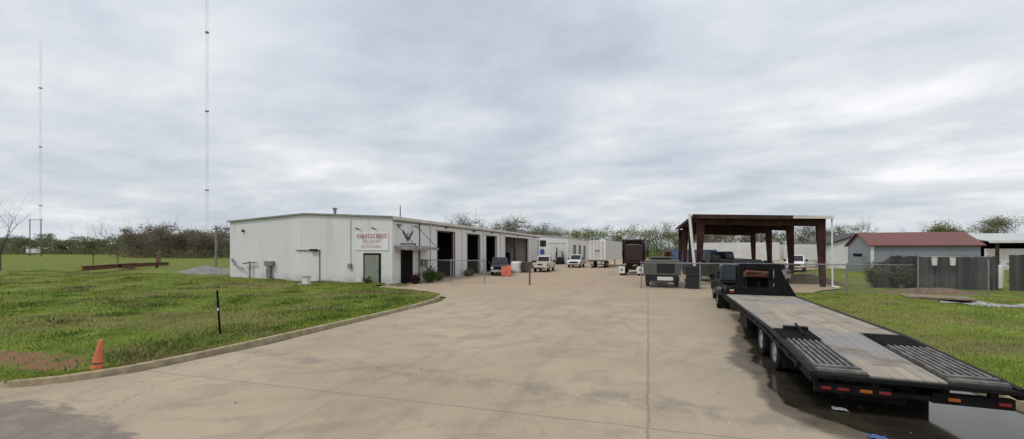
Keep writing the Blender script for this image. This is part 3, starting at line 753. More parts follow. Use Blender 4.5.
MB().box(BX0+3.2, BX1-.25, 65.2, 65.3, .02, EV-.05).build('partition', M_['vanwhite'], bl)  # pale colour makes up for daylight that barely reaches this wall
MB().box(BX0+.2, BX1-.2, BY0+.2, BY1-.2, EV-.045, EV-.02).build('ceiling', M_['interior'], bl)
for yy in (32.9, 39.6, 45.4, 51.4): MB().bar((BX1+.06, yy, .1), (BX1+.06, yy, EV-.2), .10, .09).build('downpipe', M_['side_y'], bl)
# end wall: office door, plain door, lights, meters
Y = BY0
d = MB(); d.box(-21.35, -19.75, Y-.055, Y-.003, -.2, 2.46); d.build('door_frame', M_['blackmetal'], bl)
d = MB(); d.box(-21.2, -19.9, Y-.085, Y-.058, -.2, 2.30); dd = d.build('door', M_['doorgrey'], bl); MB().box(-20.05, -19.98, Y-.13, Y-.088, 1.0, 1.16).build('handle', M_['galv'], dd)
d = MB(); d.box(-28.0, -25.75, Y-.03, Y-.003, -.2, 2.62); d.box(-27.9, -25.85, Y-.045, Y-.033, -.2, 2.52); dd = d.build('door', M_['side_x'], bl)
MB().box(-28.1, -25.65, Y-.14, Y-.005, 2.66, 2.73).build('drip_cap', M_['galv'], bl)
MB().box(-25.70, -25.64, Y-.06, Y-.004, 0, 2.64).build('conduit', M_['galv'], bl)
MB().box(-26.5, -25.75, Y-.3, Y-.15, 2.62, 2.78).build('wall_lamp', M_['blackmetal'], bl, bevel=.02)
for xx in (-21.65, -20.15):
    q = MB(); q.bar((xx, Y, 4.28), (xx, Y-.45, 4.42), .04, .04); q.bar((xx-.12, Y-.42, 4.42), (xx+.22, Y-.55, 4.32), .16, .12); q.build('wall_lamp', M_['galv'], bl)
MB().box(-22.75, -22.45, Y-.2, Y-.004, 1.25, 1.62).build('meter_box', M_['galv'], bl, bevel=.02)
MB().tube((-22.6, Y-.06, 1.6), (-22.6, Y-.06, 5.2), .035, n=8).build('conduit', M_['side_x'], bl)
q = MB(); q.box(-31.4, -30.5, Y-.35, Y-.02, 1.35, 1.75); q.box(-31.2, -30.8, Y-.3, Y-.02, .3, 1.35); q.build('meter_box', M_['galv'], bl, bevel=.03)
q = MB(); q.tube((-33.1, Y-.25, 0), (-33.1, Y-.25, 1.7), .07); q.tube((-33.1, Y-.25, 1.62), (-33.9, Y-.25, 1.5), .06); q.tube((-33.1, Y-.25, 1.62), (-32.4, Y-.2, 1.62), .06); q.tube((-34.9, Y-.2, 1.35), (-33.9, Y-.2, 1.05), .06); q.tube((-35.3, Y-.2, 1.9), (-34.9, Y-.2, 1.35), .09); q.build('pipework', M_['galv'], bl)
MB().box(-34.2, -34.05, Y-.15, Y-.004, 4.3, 4.5).build('floodlight', M_['blackmetal'], bl)
q = MB(); q.tube((-25.4, 28.5, 5.4), (-25.4, 28.5, 6.15), .12); q.tube((-25.4, 28.5, 6.15), (-25.4, 28.5, 6.3), .2); q.build('roof_vent', M_['galv'], bl)
MB().tube((-19.4, 29.2, 5.1), (-19.4, 29.2, 6.4), .05, .03).build('roof_pipe', M_['blackmetal'], bl)
# long wall by the corner: awning on hangers, doorway, wall fittings
MB().add([(BX1, 27.35, 2.86), (BX1+1.15, 27.35, 2.70), (BX1+1.15, 32.4, 2.70), (BX1, 32.4, 2.86), (BX1, 27.35, 3.03), (BX1+1.15, 27.35, 2.87), (BX1+1.15, 32.4, 2.87), (BX1, 32.4, 3.03)], [(0,3,2,1),(4,5,6,7),(0,1,5,4),(1,2,6,5),(2,3,7,6),(3,0,4,7)]).build('awning', M_['trim'], bl)
for y0_, y1_ in ((27.6, 28.9), (30.6, 32.2)): MB().tube((BX1, y0_, 4.75), (BX1+1.1, y1_, 2.86), .022, n=6).build('awning_hanger', M_['blackmetal'], bl)
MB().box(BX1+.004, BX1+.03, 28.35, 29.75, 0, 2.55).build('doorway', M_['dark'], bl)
q = MB(); q.box(BX1+.004, BX1+.07, 28.22, 28.345, 0, 2.68); q.box(BX1+.004, BX1+.07, 29.755, 29.88, 0, 2.68); q.box(BX1+.004, BX1+.07, 28.348, 29.752, 2.553, 2.68); q.build('door_frame', M_['blackmetal'], bl)
q = MB()
for yy, zz in ((31.2, 1.35), (31.75, 1.3)): q.box(BX1+.004, BX1+.25, yy, yy+.36, zz, zz+.55); q.tube((BX1+.12, yy+.18, 0), (BX1+.12, yy+.18, zz), .04)
q.build('meter_box', M_['galv'], bl, bevel=.02)
MB().bar((BX1+.05, 30.95, .1), (BX1+.05, 30.95, EV-.2), .10, .09).build('downpipe', M_['redtrim'], bl)
q = MB().box(BX1+.004, BX1+.3, 27.75, 27.95, 4.55, 4.75); q.build('floodlight', M_['galv'], bl)
q = MB(); q.bar((BX1, 29.7, 4.62), (BX1+.5, 29.7, 4.66), .04, .04); q.bar((BX1+.42, 29.55, 4.66), (BX1+.55, 29.95, 4.58), .14, .12); q.build('wall_lamp', M_['galv'], bl)
# painted sign: faded red lettering, too worn to read, kept as separate letter strokes
sg = empty('wall_sign', (-20.55, Y, 3.1), 0, 'white sign with faded red lettering above the grey office door', 'sign')
MB().box(-1.55, 1.5, -.05, -.006, -.42, .95).build('board', M_['whitesign'], sg)
def strokes(x0, x1, z, h, n, seed, th=.05, y=-.062):
    rng = random.Random(seed); g = MB(); cw = (x1-x0)/n
    for i in range(n):
        a = x0+i*cw; wq = cw*.72; k = rng.randrange(5)
        b = lambda p, q, u, v: g.box(a+p*wq, a+q*wq, y, y+.010, z+u*h, z+v*h)
        s = min(.34, th/wq); t_ = th/h
        b(0, s, 0, 1)
        if k in (0, 1, 4): b(1-s, 1, 0, 1 if k != 4 else .55)
        if k in (0, 2, 3, 4): b(s, 1 if k in (2, 3) else 1-s, 1-t_, 1)
        if k in (1, 2, 4): b(s, 1-s, .5-t_/2, .5+t_/2)
        if k in (2, 3): b(s, 1, 0, t_)
    return g
strokes(-1.42, 1.42, .52, .36, 11, 3, .085).build('lettering', M_['letterred'], sg)
strokes(-.85, .75, .14, .27, 8, 5, .06).build('lettering', M_['letterpink'], sg)
strokes(-1.0, .9, -.24, .25, 10, 8, .05).build('lettering', M_['letterpink'], sg)
# emblem sign over the awning on the long wall
em = empty('emblem_sign', (BX1, 29.4, 3.05), R(90), 'white board with dark winged V emblem above the awning on the long wall', 'sign')
MB().box(-1.75, 2.0, -.05, -.006, .0, 1.72).build('board', M_['whitesign'], em)
e_ = MB()
wing = [(0, .62), (.20, .86), (.42, 1.02), (.68, 1.30), (.78, 1.14), (.70, .98), (.52, .82), (.40, .66), (.22, .50), (0, .30)]
e_.prism([(a-.25, b) for a, b in wing], 'y', -.065, -.053); e_.prism([(-a-.25, b) for a, b in wing][::-1], 'y', -.0651, -.0531)
e_.prism([(-.25-.16, 1.02), (-.25+.16, 1.02), (-.25, .78)], 'y', -.066, -.054)
e_.build('emblem', M_['letterdark'], em)
strokes(-1.3, 1.05, .06, .17, 13, 12, .05, -.064).build('lettering', M_['letterdark'], em)

# second and third white buildings down the yard
b2 = empty('storage_building', (0, 0, 0), 0, 'white metal building farther down the yard with a dark window and blue sign', 'building')
MB().prism([(-40, -.2), (-14.6, -.2), (-14.6, 5.1), (-27, 6.0), (-40, 5.1)], 'y', 78, 78.15).build('wall', M_['side_far'], b2)
MB().box(-14.75, -14.6, 78.15, 125, -.2, 5.1).build('wall', M_['side_y'], b2)
q = MB(); q.prism([(-27, 6.02), (-14.4, 5.1), (-14.4, 5.22), (-27, 6.14)], 'y', 77.8, 125); q.prism([(-40.2, 5.1), (-27, 6.02), (-27, 6.14), (-40.2, 5.22)], 'y', 77.8, 125); q.build('roof', M_['roofmetal'], b2)
wq = MB().box(-20.1, -18.9, 77.93, 77.985, 3.4, 4.6).build('window', M_['glass'], b2)
q = MB(); q.box(-18.2, -15.2, 77.9, 77.985, 0, 3.9); q.build('roller_door', M_['vanwhite'], b2); MB().box(-18.35, -15.05, 77.9, 77.98, 3.92, 4.02).build('door_header', M_['trim'], b2)
for a in (84, 91, 98): MB().box(-14.595, -14.56, a, a+3.4, 0, 3.8).build('roller_door', M_['interiorgrey'], b2)
sb = empty('wall_sign', (-19.9, 77.9, 2.4), 0, 'small plain blue sign on the far white building below its dark window', 'sign'); MB().box(-.55, .65, -.04, -.004, -.45, .45).build('board', M_['signblue'], sb); MB().box(-.48, .58, -.05, -.042, .1, .16).build('stripe', M_['blue'], sb)

# ------------------------------------------------------------------ flatbed gooseneck trailer
TY = R(-2.2)
tr = empty('flatbed_trailer', (3.84, 7.92, 0), TY, 'long empty black flatbed gooseneck trailer with worn wood deck and folded rear ramps', 'trailer')
HW = 1.30
def dz(y): return .69+(.865-.69)*min(1, y/3.2)
def plank(x0, x1, y0, y1, zoff, th, n=1):
    g = MB(); 
    for i in range(n):
        a = y0+(y1-y0)*i/n; b = y0+(y1-y0)*(i+1)/n
        za, zb = dz(a)+zoff, dz(b)+zoff
        g.add([(x0,a,za-th),(x1,a,za-th),(x1,b,zb-th),(x0,b,zb-th),(x0,a,za),(x1,a,za),(x1,b,zb),(x0,b,zb)], [(0,3,2,1),(4,5,6,7),(0,1,5,4),(1,2,6,5),(2,3,7,6),(3,0,4,7)])
    return g
plank(-HW+.10, HW-.10, 3.2, 11.1, 0, .05).build('deck_boards', M_['deck'], tr)
plank(-.47, .47, .07, 3.197, 0, .05).build('deck_boards', M_['deck'], tr)
g = MB()
for s in (-1, 1):
    a, b = sorted((s*(HW-.098), s*HW))
    for y0, y1 in ((0.0, 3.2), (3.2, 11.1)):
        g.v += []
        q = plank(a, b, y0, y1, .012, .16); g.add(q.v, q.f)
    for y0 in np.arange(.6, 10.9, .6): g.box(min(s*HW, s*(HW+.05)), max(s*HW, s*(HW+.05)), y0, y0+.10, dz(y0)-.12, dz(y0)-.03)
    q = MB().bar((s*(HW+.06), .5, dz(.5)-.05), (s*(HW+.06), 3.2, dz(3.2)-.05), .012, .04); g.add(q.v, q.f)
    q = MB().bar((s*(HW+.06), 3.2, dz(4)-.05), (s*(HW+.06), 10.9, dz(5)-.05), .012, .04); g.add(q.v, q.f)
g.build('side_rail', M_['blackmetal'], tr)
g = MB()
for s in (-1, 1):
    q = MB().bar((s*.48, 0.4, .42), (s*.48, 3.2, .60), .12, .26); g.add(q.v, q.f)
    q = MB().bar((s*.48, 3.2, .60), (s*.48, 11.0, .60), .12, .36); g.add(q.v, q.f)
for y in np.arange(.8, 11, .6): g.box(-HW+.1, HW-.1, y, y+.06, dz(y)-.16, dz(y)-.055)
g.build('frame', M_['blackmetal'], tr)
# tail: two folded ramps with cleats beside the centre strip
for s in (-1, 1):
    a, b = sorted((s*.49, s*(HW-.11)))
    base = plank(a, b, .07, 3.0, .006, .045); rp = base.build('ramp', M_['rampdark'], tr)
    c = MB()
    for i in range(7):
        x0 = a+.05+i*(b-a-.1)/6.2; q = plank(x0, x0+.038, .40 , 2.08, .04, .034); c.add(q.v, q.f)
    for yy in (.10, .30): q = plank(a+.01, b-.01, yy, yy+.06, .045, .04); c.add(q.v, q.f)
    c.build('ramp_bar', M_['rampsteel'], rp)
    c = MB()
    for yy in np.arange(2.12, 2.95, .09): q = plank(a+.01, b-.01, yy, yy+.03, .04, .035); c.add(q.v, q.f)
    c.build('cleat', M_['blackmetal'], rp)
h_ = MB().bar((-.98, 3.02, dz(3)+.05), (-.52, 3.02, dz(3)+.05), .16, .10); h_.tube((-.75, 2.4, dz(2.4)+.06), (-.75, 3.0, dz(3)+.16), .025); h_.build('ramp_hinge', M_['blackmetal'], tr)
MB().box(-HW+.02, HW-.02, -.03, .06, .60, .675).build('tail_beam', M_['blackmetal'], tr, bevel=.015)
bp = MB(); bp.box(-1.22, -.20, .06, .16, .36, .52); bp.box(.28, 1.22, .06, .16, .36, .52); bp.box(-.20, .28, .07, .15, .38, .46)
for xx in (-1.0, -.4, .45, 1.0): bp.box(xx-.05, xx+.05, .08, .16, .50, .60)
bp.build('bumper', M_['blackmetal'], tr, bevel=.01)
for a, b, mt in ((-1.14,-1.0,'red'),(-.92,-.76,'red'),(-.62,-.46,'amber'),(-.38,-.22,'red'),(.46,.60,'amber'),(1.02,1.16,'red')):
    MB().box(a, b, .03, .058, .415, .465).build('taillight', M_[mt], tr, bevel=.008)
for yy in (2.75, 4.15):
    MB().tube((-1.0, yy, .40), (1.0, yy, .40), .07).build('axle', M_['blackmetal'], tr)
    for s in (-1, 1):
        wheel(tr, (s*1.12, yy, .40), .40, .22, s); wheel(tr, (s*.86, yy, .40), .40, .22, s)
for s in (-1, 1): MB().box(min(s*.72, s*1.27), max(s*.72, s*1.27), 2.2, 4.7, .815, .83).build('mudguard', M_['blackmetal'], tr)
for s in (-1, 1): MB().box(min(s*.72, s*1.2), max(s*.72, s*1.2), 2.12, 2.14, .2, .66).build('mud_flap', M_['tyre'], tr)
for s in (-1, 1):
    lg = MB(); lg.bar((s*.9, 9.0, .12), (s*.9, 9.0, .72), .12, .12); lg.box(min(s*.78, s*1.02), max(s*.78, s*1.02), 8.88, 9.12, .08, .13)
    lg.build('landing_leg', M_['blackmetal'], tr)
MB().box(-1.24, -.75, 6.0, 7.3, .30, .72).build('toolbox', M_['blackmetal'], tr, bevel=.02)
tube_ = MB().box(-.75, .1, -.0+.35, .7, .18, .36); tube_.build('spare_ramp_foot', M_['blackmetal'], tr, bevel=.02)
# headboard with sloping wings and the neck behind it
hb = MB()
zt = 2.14; zb = dz(11)+.002
for s in (-1, 1):
    a, b = sorted((s*.56, s*.72)); hb.box(a, b, 11.0, 11.12, zb, zt)
hb.box(-.559, .559, 11.0, 11.12, zt-.22, zt); hb.box(-.559, .559, 11.0, 11.12, zb, zb+.30); hb.box(-.03, .03, 11.02, 11.08, zb+.3, zb+.55)
hb.prism([(.722, zb), (1.31, zb), (.90, zb+.75), (.722, zt-.05)], 'y', 11.0, 11.1); hb.prism([(-.722, zb), (-1.31, zb), (-1.15, zb+.26), (-.722, zb+.42)], 'y', 11.0, 11.1)
MB().box(-.70, .70, 11.95, 11.98, 1.05, 2.02).build('back_panel', M_['blackmetal'], tr)
hb.build('headboard', M_['blackmetal'], tr, bevel=.01)
MB().box(-1.06, -.90, 10.96, 10.998, zb+.06, zb+.16).build('reflector', M_['red'], tr); MB().box(-1.06, -.90, 10.96, 10.998, zb+.163, zb+.20).build('reflector', M_['headlight'], tr)
nk = MB()
for s in (-1, 1):
    q = MB().bar((s*.45, 11.15, .75), (s*.45, 11.45, 1.45), .12, .3); nk.add(q.v, q.f); q = MB().bar((s*.45, 11.3, 1.42), (s*.12, 13.6, 1.42), .12, .26); nk.add(q.v, q.f)
nk.box(-.2, .2, 13.5, 13.8, 1.0, 1.52); nk.tube((0, 13.65, .8), (0, 13.65, 1.2), .07); nk.build('gooseneck', M_['blackmetal'], tr)
cb = MB(); cb.box(-.42, .42, 11.45, 11.9, 1.56, 1.78); cb.tube((-.4, 11.42, 1.80), (.42, 11.42, 1.74), .07); cb.tube((-.28, 11.40, 1.63), (.36, 11.40, 1.67), .06); cb.build('strap_box', M_['rustorange'], tr, bevel=.02)

# tow truck
v = Vector((math.sin(-TY), math.cos(TY))); o = Vector((3.84, 7.92))+v*15.15
pickup('pickup_truck', (o.x-.08, o.y, 0), TY, 'black dual-wheel pickup truck hitched under the neck of the flatbed trailer', M_['black'], Lg=6.3, wd=2.02, roof=1.98, dually=True)

# ------------------------------------------------------------------ open steel canopy
cn = empty('steel_canopy', (0, 0, 0), 0, 'open sided rusty red steel canopy on tapered columns to the right of the yard', 'canopy')
CXL, CXR = 3.7, 12.25; CY = [35.6, 42.4, 49.2, 56.0]; ZL, ZR = 5.30, 4.95
for yy in CY:
    for xx, zz, s in ((CXL, ZL, 1), (CXR, ZR, -1)):
        MB().add([(xx-.02*s, yy-.13, 0), (xx+.27*s, yy-.13, 0), (xx+.58*s, yy-.13, zz-.1), (xx-.02*s, yy-.13, zz-.1), (xx-.02*s, yy+.13, 0), (xx+.27*s, yy+.13, 0), (xx+.58*s, yy+.13, zz-.1), (xx-.02*s, yy+.13, zz-.1)],
                 [(0,1,2,3),(7,6,5,4),(0,4,5,1),(1,5,6,2),(2,6,7,3),(3,7,4,0)]).build('column', M_['redsteel'], cn)
    MB().bar((CXL-.02, yy, ZL-.28), (CXR+.02, yy, ZR-.28), .24, .52).build('rafter', M_['redsteel'], cn)
pl = MB()
for i in range(7):
    f = i/6; xx = CXL+.05+f*(CXR-CXL-.1); zz = ZL+(ZR-ZL)*f; pl.bar((xx, CY[0]-.6, zz+.06), (xx, CY[-1]+.6, zz+.06), .09, .15)
pl.build('purlin', M_['redsteel'], cn)
MB().add([(CXL-.25, CY[0]-.7, ZL+.15), (CXR+.25, CY[0]-.7, ZR+.14), (CXR+.25, CY[-1]+.7, ZR+.14), (CXL-.25, CY[-1]+.7, ZL+.15), (CXL-.25, CY[0]-.7, ZL+.20), (CXR+.25, CY[0]-.7, ZR+.19), (CXR+.25, CY[-1]+.7, ZR+.19), (CXL-.25, CY[-1]+.7, ZL+.20)],
         [(0,3,2,1),(4,5,6,7),(0,1,5,4),(1,2,6,5),(2,3,7,6),(3,0,4,7)]).build('roof', M_['redsteel'], cn)
q = MB().bar((CXL-.2, CY[0]-.72, ZL+.02), (CXR-2.2, CY[0]-.72, ZR+.14), .04, .28); q.build('fascia', M_['redsteel'], cn)
q = MB().bar((CXR-2.19, CY[0]-.722, ZR+.16), (CXR+.3, CY[0]-.722, ZR+.09), .05, .22); q.build('fascia', M_['creamtrim'], cn)
q = MB().bar((CXL-.28, CY[0]-.7, ZL+.1), (CXL-.28, CY[-1]+.7, ZL+.1), .06, .26); q.build('gutter', M_['redsteel'], cn)
q = MB(); q.tube((CXR+.28, CY[0]-.55, .05), (CXR+.24, CY[0]-.55, ZR), .055, n=10); q.tube((CXR+.28, CY[0]-.55, .1), (CXR+.6, CY[0]-.75, .04), .08); q.build('downpipe', M_['whitepaint'], cn)
q = MB(); q.tube((3.55, 34.6, .05), (3.05, 34.6, 5.5), .11, n=10); q.build('downpipe', M_['whitepaint'], cn)

# ------------------------------------------------------------------ vehicles in the yard
pickup('pickup_truck', (-15.55, 42.6, 0), R(200), 'dark pickup truck parked by the bay doors behind the orange barrier', M_['charcoal'], Lg=5.4, wd=1.95, roof=1.9)
pickup('pickup_truck', (-12.6, 51.0, 0), R(3), 'cream white pickup truck seen from behind near the middle of the yard', M_['cream'], Lg=5.5, wd=2.0, roof=1.95)
pickup('pickup_truck', (-10.75, 64.9, 0), R(180), 'white pickup truck facing out beside the white box trailer', M_['whitepaint'], Lg=5.6, wd=2.0, roof=1.98)
tall = pickup('pickup_truck', (5.75, 38.4, 0), R(28), 'tall black pickup truck parked under the steel canopy', M_['charcoal'], Lg=5.4, wd=2.0, roof=1.98, sc=1.3)
MB().prism([(-2.6, 1.13), (-.45, 1.13), (-.5, 1.56), (-2.5, 1.50)], 'x', -.93, .93).build('bed_cover', M_['charcoal'], tall, bevel=.05)
# silver car, rear towards the camera
def car(name, loc, rz, label, paint):
    root = empty(name, loc, rz, label, 'car'); h = .9
    def arch(yc): return [(yc-.38+.38*(1-math.cos(t)), .30+.36*math.sin(t)) for t in np.linspace(0, math.pi, 9)]
    low = [(-2.2, .32)]+arch(-1.35)+arch(1.4)+[(2.25, .32), (2.28, .62), (2.1, .78), (1.1, .95), (-1.5, 1.0), (-2.22, .95), (-2.28, .6)]
    MB().prism(low, 'x', -h, h).build('body', paint, root, bevel=.07)
    V = [(-h+.06,-1.95,.96),(h-.06,-1.95,.96),(h-.06,1.15,.93),(-h+.06,1.15,.93),(-h+.24,-1.35,1.48),(h-.24,-1.35,1.48),(h-.24,.2,1.48),(-h+.24,.2,1.48)]
    MB().add(V, [(0,3,2,1),(4,5,6,7),(0,1,5,4),(1,2,6,5),(2,3,7,6),(3,0,4,7)]).build('cabin', paint, root, bevel=.08)
    def pn(nm, A, u0, u1, v0, v1):
        A, B, C, D = (Vector(V[i]) for i in A); f = lambda u, v: (A*(1-u)+B*u)*(1-v)+(D*(1-u)+C*u)*v
        q = [f(u0, v0), f(u1, v0), f(u1, v1), f(u0, v1)]; nn = (q[1]-q[0]).cross(q[3]-q[0]).normalized()*.012
        MB().add([p+nn for p in q]+[p for p in q], [(0,1,2,3),(0,4,5,1),(1,5,6,2),(2,6,7,3),(3,7,4,0)]).build(nm, M_['glass'], root)
    pn('rear_window', (0,1,5,4), .08, .92, .1, .88); pn('windshield', (2,3,7,6), .06, .94, .08, .9); pn('side_window', (1,2,6,5), .1, .85, .12, .85); pn('side_window', (3,0,4,7), .15, .9, .12, .85)
    for s in (-1, 1):
        MB().box(min(s*.58, s*.91), max(s*.58, s*.91), -2.30, -2.16, .70, .90).build('taillight', M_['red'], root, bevel=.02)
        MB().box(min(s*.55, s*.86), max(s*.55, s*.86), 2.2, 2.3, .62, .74).build('headlight', M_['headlight'], root, bevel=.02)
        for yy in (-1.35, 1.4): wheel(root, (s*.78, yy, .32), .32, .22, s)
    MB().box(-.26, .26, -2.31, -2.285, .52, .65).build('number_plate', M_['whitesign'], root)
    MB().box(-.85, .85, -2.33, -2.2, .34, .52).build('bumper', paint, root, bevel=.04)
    return root
car('car', (10.0, 40.0, .12), R(-4), 'silver car with red rear lights parked behind the trailer headboard', M_['silver'])
# grey service truck, rear to the camera
gt = empty('utility_truck', (.95, 31.2, 0), R(-1), 'dark grey boxy utility truck parked tail first behind the yard fence', 'truck')
MB().box(-1.25, 1.25, .0, 3.6, .92, 1.92).build('body', M_['olive'], gt, bevel=.04)
MB().box(-.35, .85, -.02, -.003, 1.05, 1.78).build('rear_opening', M_['dark'], gt)
q = MB(); q.box(-1.25, 1.25, -.04, -.022, 1.84, 1.925); q.box(-1.25, 1.25, -.05, -.022, .92, .99); q.box(-1.25, -1.12, -.04, -.022, .992, 1.838); q.box(1.12, 1.25, -.04, -.022, .992, 1.838); q.build('rear_frame', M_['olive'], gt)
MB().box(-.95, .95, .1, 6.3, .55, .918).build('chassis', M_['blackmetal'], gt)
MB().box(-1.15, 1.15, -.18, -.06, .48, .84).build('bumper', M_['blackmetal'], gt, bevel=.02)
MB().box(-.32, .72, -.21, -.185, .55, .80).build('number_plate', M_['whitesign'], gt)
MB().box(.35, .75, -.21, -.185, .3, .42).build('reflector', M_['galv'], gt)
V = [(-1.05,3.7,.7),(1.05,3.7,.7),(1.05,5.4,.7),(-1.05,5.4,.7),(-.95,3.75,2.15),(.95,3.75,2.15),(.92,4.9,2.15),(-.92,4.9,2.15)]
MB().add([(a, b, c) for a, b, c in V], [(0,3,2,1),(4,5,6,7),(0,1,5,4),(1,2,6,5),(2,3,7,6),(3,0,4,7)]).build('cab', M_['olive'], gt, bevel=.06)
MB().box(-.7, .7, 3.66, 3.735, 1.94, 2.08).build('rear_window', M_['glass'], gt)
MB().box(-.9, .9, 5.3, 6.4, .7, 1.3).build('hood', M_['olive'], gt, bevel=.08)
for s in (-1, 1):
    wheel(gt, (s*1.0, 1.1, .45), .45, .26, s); wheel(gt, (s*.95, 5.6, .45), .45, .26, s)
    MB().box(min(s*1.0, s*1.18), max(s*1.0, s*1.18), -.075, -.051, .93, .98).build('taillight', M_['red'], gt)
# maroon tractor unit, bobtail, seen from behind
mt = empty('truck_tractor', (-1.7, 45.2, 0), R(-3), 'dark maroon semi truck tractor parked tail first with white mud flaps', 'truck')
MB().prism([(-1.22, 1.15), (1.22, 1.15), (1.22, 3.5), (1.02, 3.92), (-1.02, 3.92), (-1.22, 3.5)], 'y', 3.0, 5.6).build('sleeper_cab', M_['maroon'], mt, bevel=.08)
MB().box(-.98, .98, 2.9, 2.99, 1.5, 3.18).build('cab_panel', M_['maroon'], mt, bevel=.04)
MB().box(-.85, .85, 2.93, 2.985, 3.32, 3.78).build('fairing_recess', M_['dark'], mt)
q = MB().prism([(-.8, 3.2), (-.5, 3.30), (.5, 3.30), (.8, 3.2), (.8, 3.25), (.5, 3.36), (-.5, 3.36), (-.8, 3.25)], 'y', 2.86, 2.93); q.build('roof_edge_trim', M_['galv'], mt)
MB().box(-1.1, 1.1, 5.5, 7.6, 1.0, 2.2).build('hood', M_['maroon'], mt, bevel=.15)
q = MB()
for s in (-1, 1): q.box(min(s*.38, s*.50), max(s*.38, s*.50), -.1, 7.4, .78, 1.05)
q.box(-.5, .5, -.1, .05, .6, 1.0); q.build('frame', M_['blackmetal'], mt)
q = MB(); q.lathe_z([(0, .0), (.5, .0), (.52, .06), (.4, .1), (0, .1)], (0, 1.2, 1.1)); q.build('fifth_wheel', M_['blackmetal'], mt)
for s in (-1, 1):
    for yy in (.55, 1.85): wheel(mt, (s*1.07, yy, .51), .51, .26, s); wheel(mt, (s*.77, yy, .51), .51, .26, s)
    wheel(mt, (s*1.05, 6.5, .51), .51, .28, s)
    f = MB().box(min(s*.62, s*1.25), max(s*.62, s*1.25), -.16, -.14, .22, .98).build('mud_flap', M_['whitepaint'], mt); MB().box(min(s*.85, s*1.05), max(s*.85, s*1.05), -.172, -.163, .5, .7).build('badge', M_['letterdark'], f)
    MB().tube((s*1.12, 2.86, 1.1), (s*1.12, 2.86, 3.9), .08).build('exhaust_stack', M_['blackmetal'], mt, smooth=True)
    MB().box(min(s*1.28, s*1.5), max(s*1.28, s*1.5), 5.2, 5.3, 2.0, 2.7).build('wing_mirror', M_['black'], mt)
    MB().box(min(s*.55, s*.75), max(s*.55, s*.75), -.19, -.16, 1.0, 1.08).build('taillight', M_['red'], mt)
# white van trailer
vt = empty('box_trailer', (-7.25, 62.8, 0), R(-5.5), 'long white box trailer with closed rear doors parked beyond the pickups', 'trailer')
MB().box(-1.3, 1.3, 0, 15, 1.15, 4.15).build('body', M_['vanwhite'], vt, bevel=.03)
q = MB(); q.box(-1.28, -.01, -.04, -.003, 1.2, 4.1); q.box(.01, 1.28, -.04, -.003, 1.2, 4.1); q.build('rear_door', M_['vanwhite'], vt)
q = MB()
for xx in (-.8, -.25, .25, .8): q.tube((xx, -.07, 1.2), (xx, -.07, 4.08), .022, n=6)
q.build('lock_rod', M_['galv'], vt)
MB().box(-.35, .35, -.058, -.043, 2.45, 2.75).build('emblem', M_['galv'], vt)
q = MB(); q.box(-1.2, 1.2, .0, .08, .5, .62); q.box(-.6, -.5, .0, .08, .62, 1.14); q.box(.5, .6, .0, .08, .62, 1.14); q.build('rear_guard', M_['blackmetal'], vt)
MB().box(-1.28, 1.28, -.05, -.003, 1.02, 1.15).build('sill', M_['rust'], vt)
for s in (-1, 1):
    for yy in (1.2, 2.5): wheel(vt, (s*1.05, yy, .5), .5, .26, s); wheel(vt, (s*.76, yy, .5), .5, .26, s)
    MB().box(min(s*.62, s*1.0), max(s*.62, s*1.0), .1, .12, .3, 1.1).build('mud_flap', M_['whitepaint'], vt)
    MB().box(min(s*.9, s*1.1), max(s*.9, s*1.1), -.08, -.051, 1.05, 1.12).build('taillight', M_['red'], vt)
    MB().bar((s*.7, 11, 0), (s*.7, 11, 1.15), .14, .14).build('landing_leg', M_['blackmetal'], vt)
# forklift
fk = empty('forklift', (-16.0, 77.0, 0), R(20), 'dark forklift standing in front of the far white building', 'forklift')
MB().box(-.75, .75, -1.3, .9, .35, 1.05).build('body', M_['charcoal'], fk, bevel=.1)
MB().box(-.7, .7, -1.5, -1.0, .4, 1.4).build('counterweight', M_['charcoal'], fk, bevel=.12)
q = MB()
for s in (-1, 1):
    q.bar((s*.62, -.9, 1.05), (s*.55, -.6, 2.4), .09, .09); q.bar((s*.62, .85, 1.05), (s*.55, .5, 2.4), .09, .09); q.bar((s*.55, -.65, 2.42), (s*.55, .55, 2.42), .08, .08)
for k in np.linspace(-.6, .5, 5): q.bar((-.55, k, 2.42), (.55, k, 2.42), .06, .05)
q.build('overhead_guard', M_['blackmetal'], fk)
q = MB()
for s in (-1, 1): q.bar((s*.4, 1.1, .1), (s*.4, 1.1, 3.2), .13, .16)
for zz in (.6, 1.8, 3.1): q.bar((-.4, 1.1, zz), (.4, 1.1, zz), .1, .12)
q.build('mast', M_['blackmetal'], fk)
for s in (-1, 1): MB().box(s*.4-.07, s*.4+.07, 1.2, 2.3, .08, .14).build('fork', M_['blackmetal'], fk)
MB().box(-.3, .3, -.5, -.05, 1.06, 1.2).build('seat', M_['black'], fk, bevel=.04)
for s in (-1, 1): wheel(fk, (s*.7, .75, .36), .36, .3, s); wheel(fk, (s*.65, -1.0, .3), .3, .25, s)

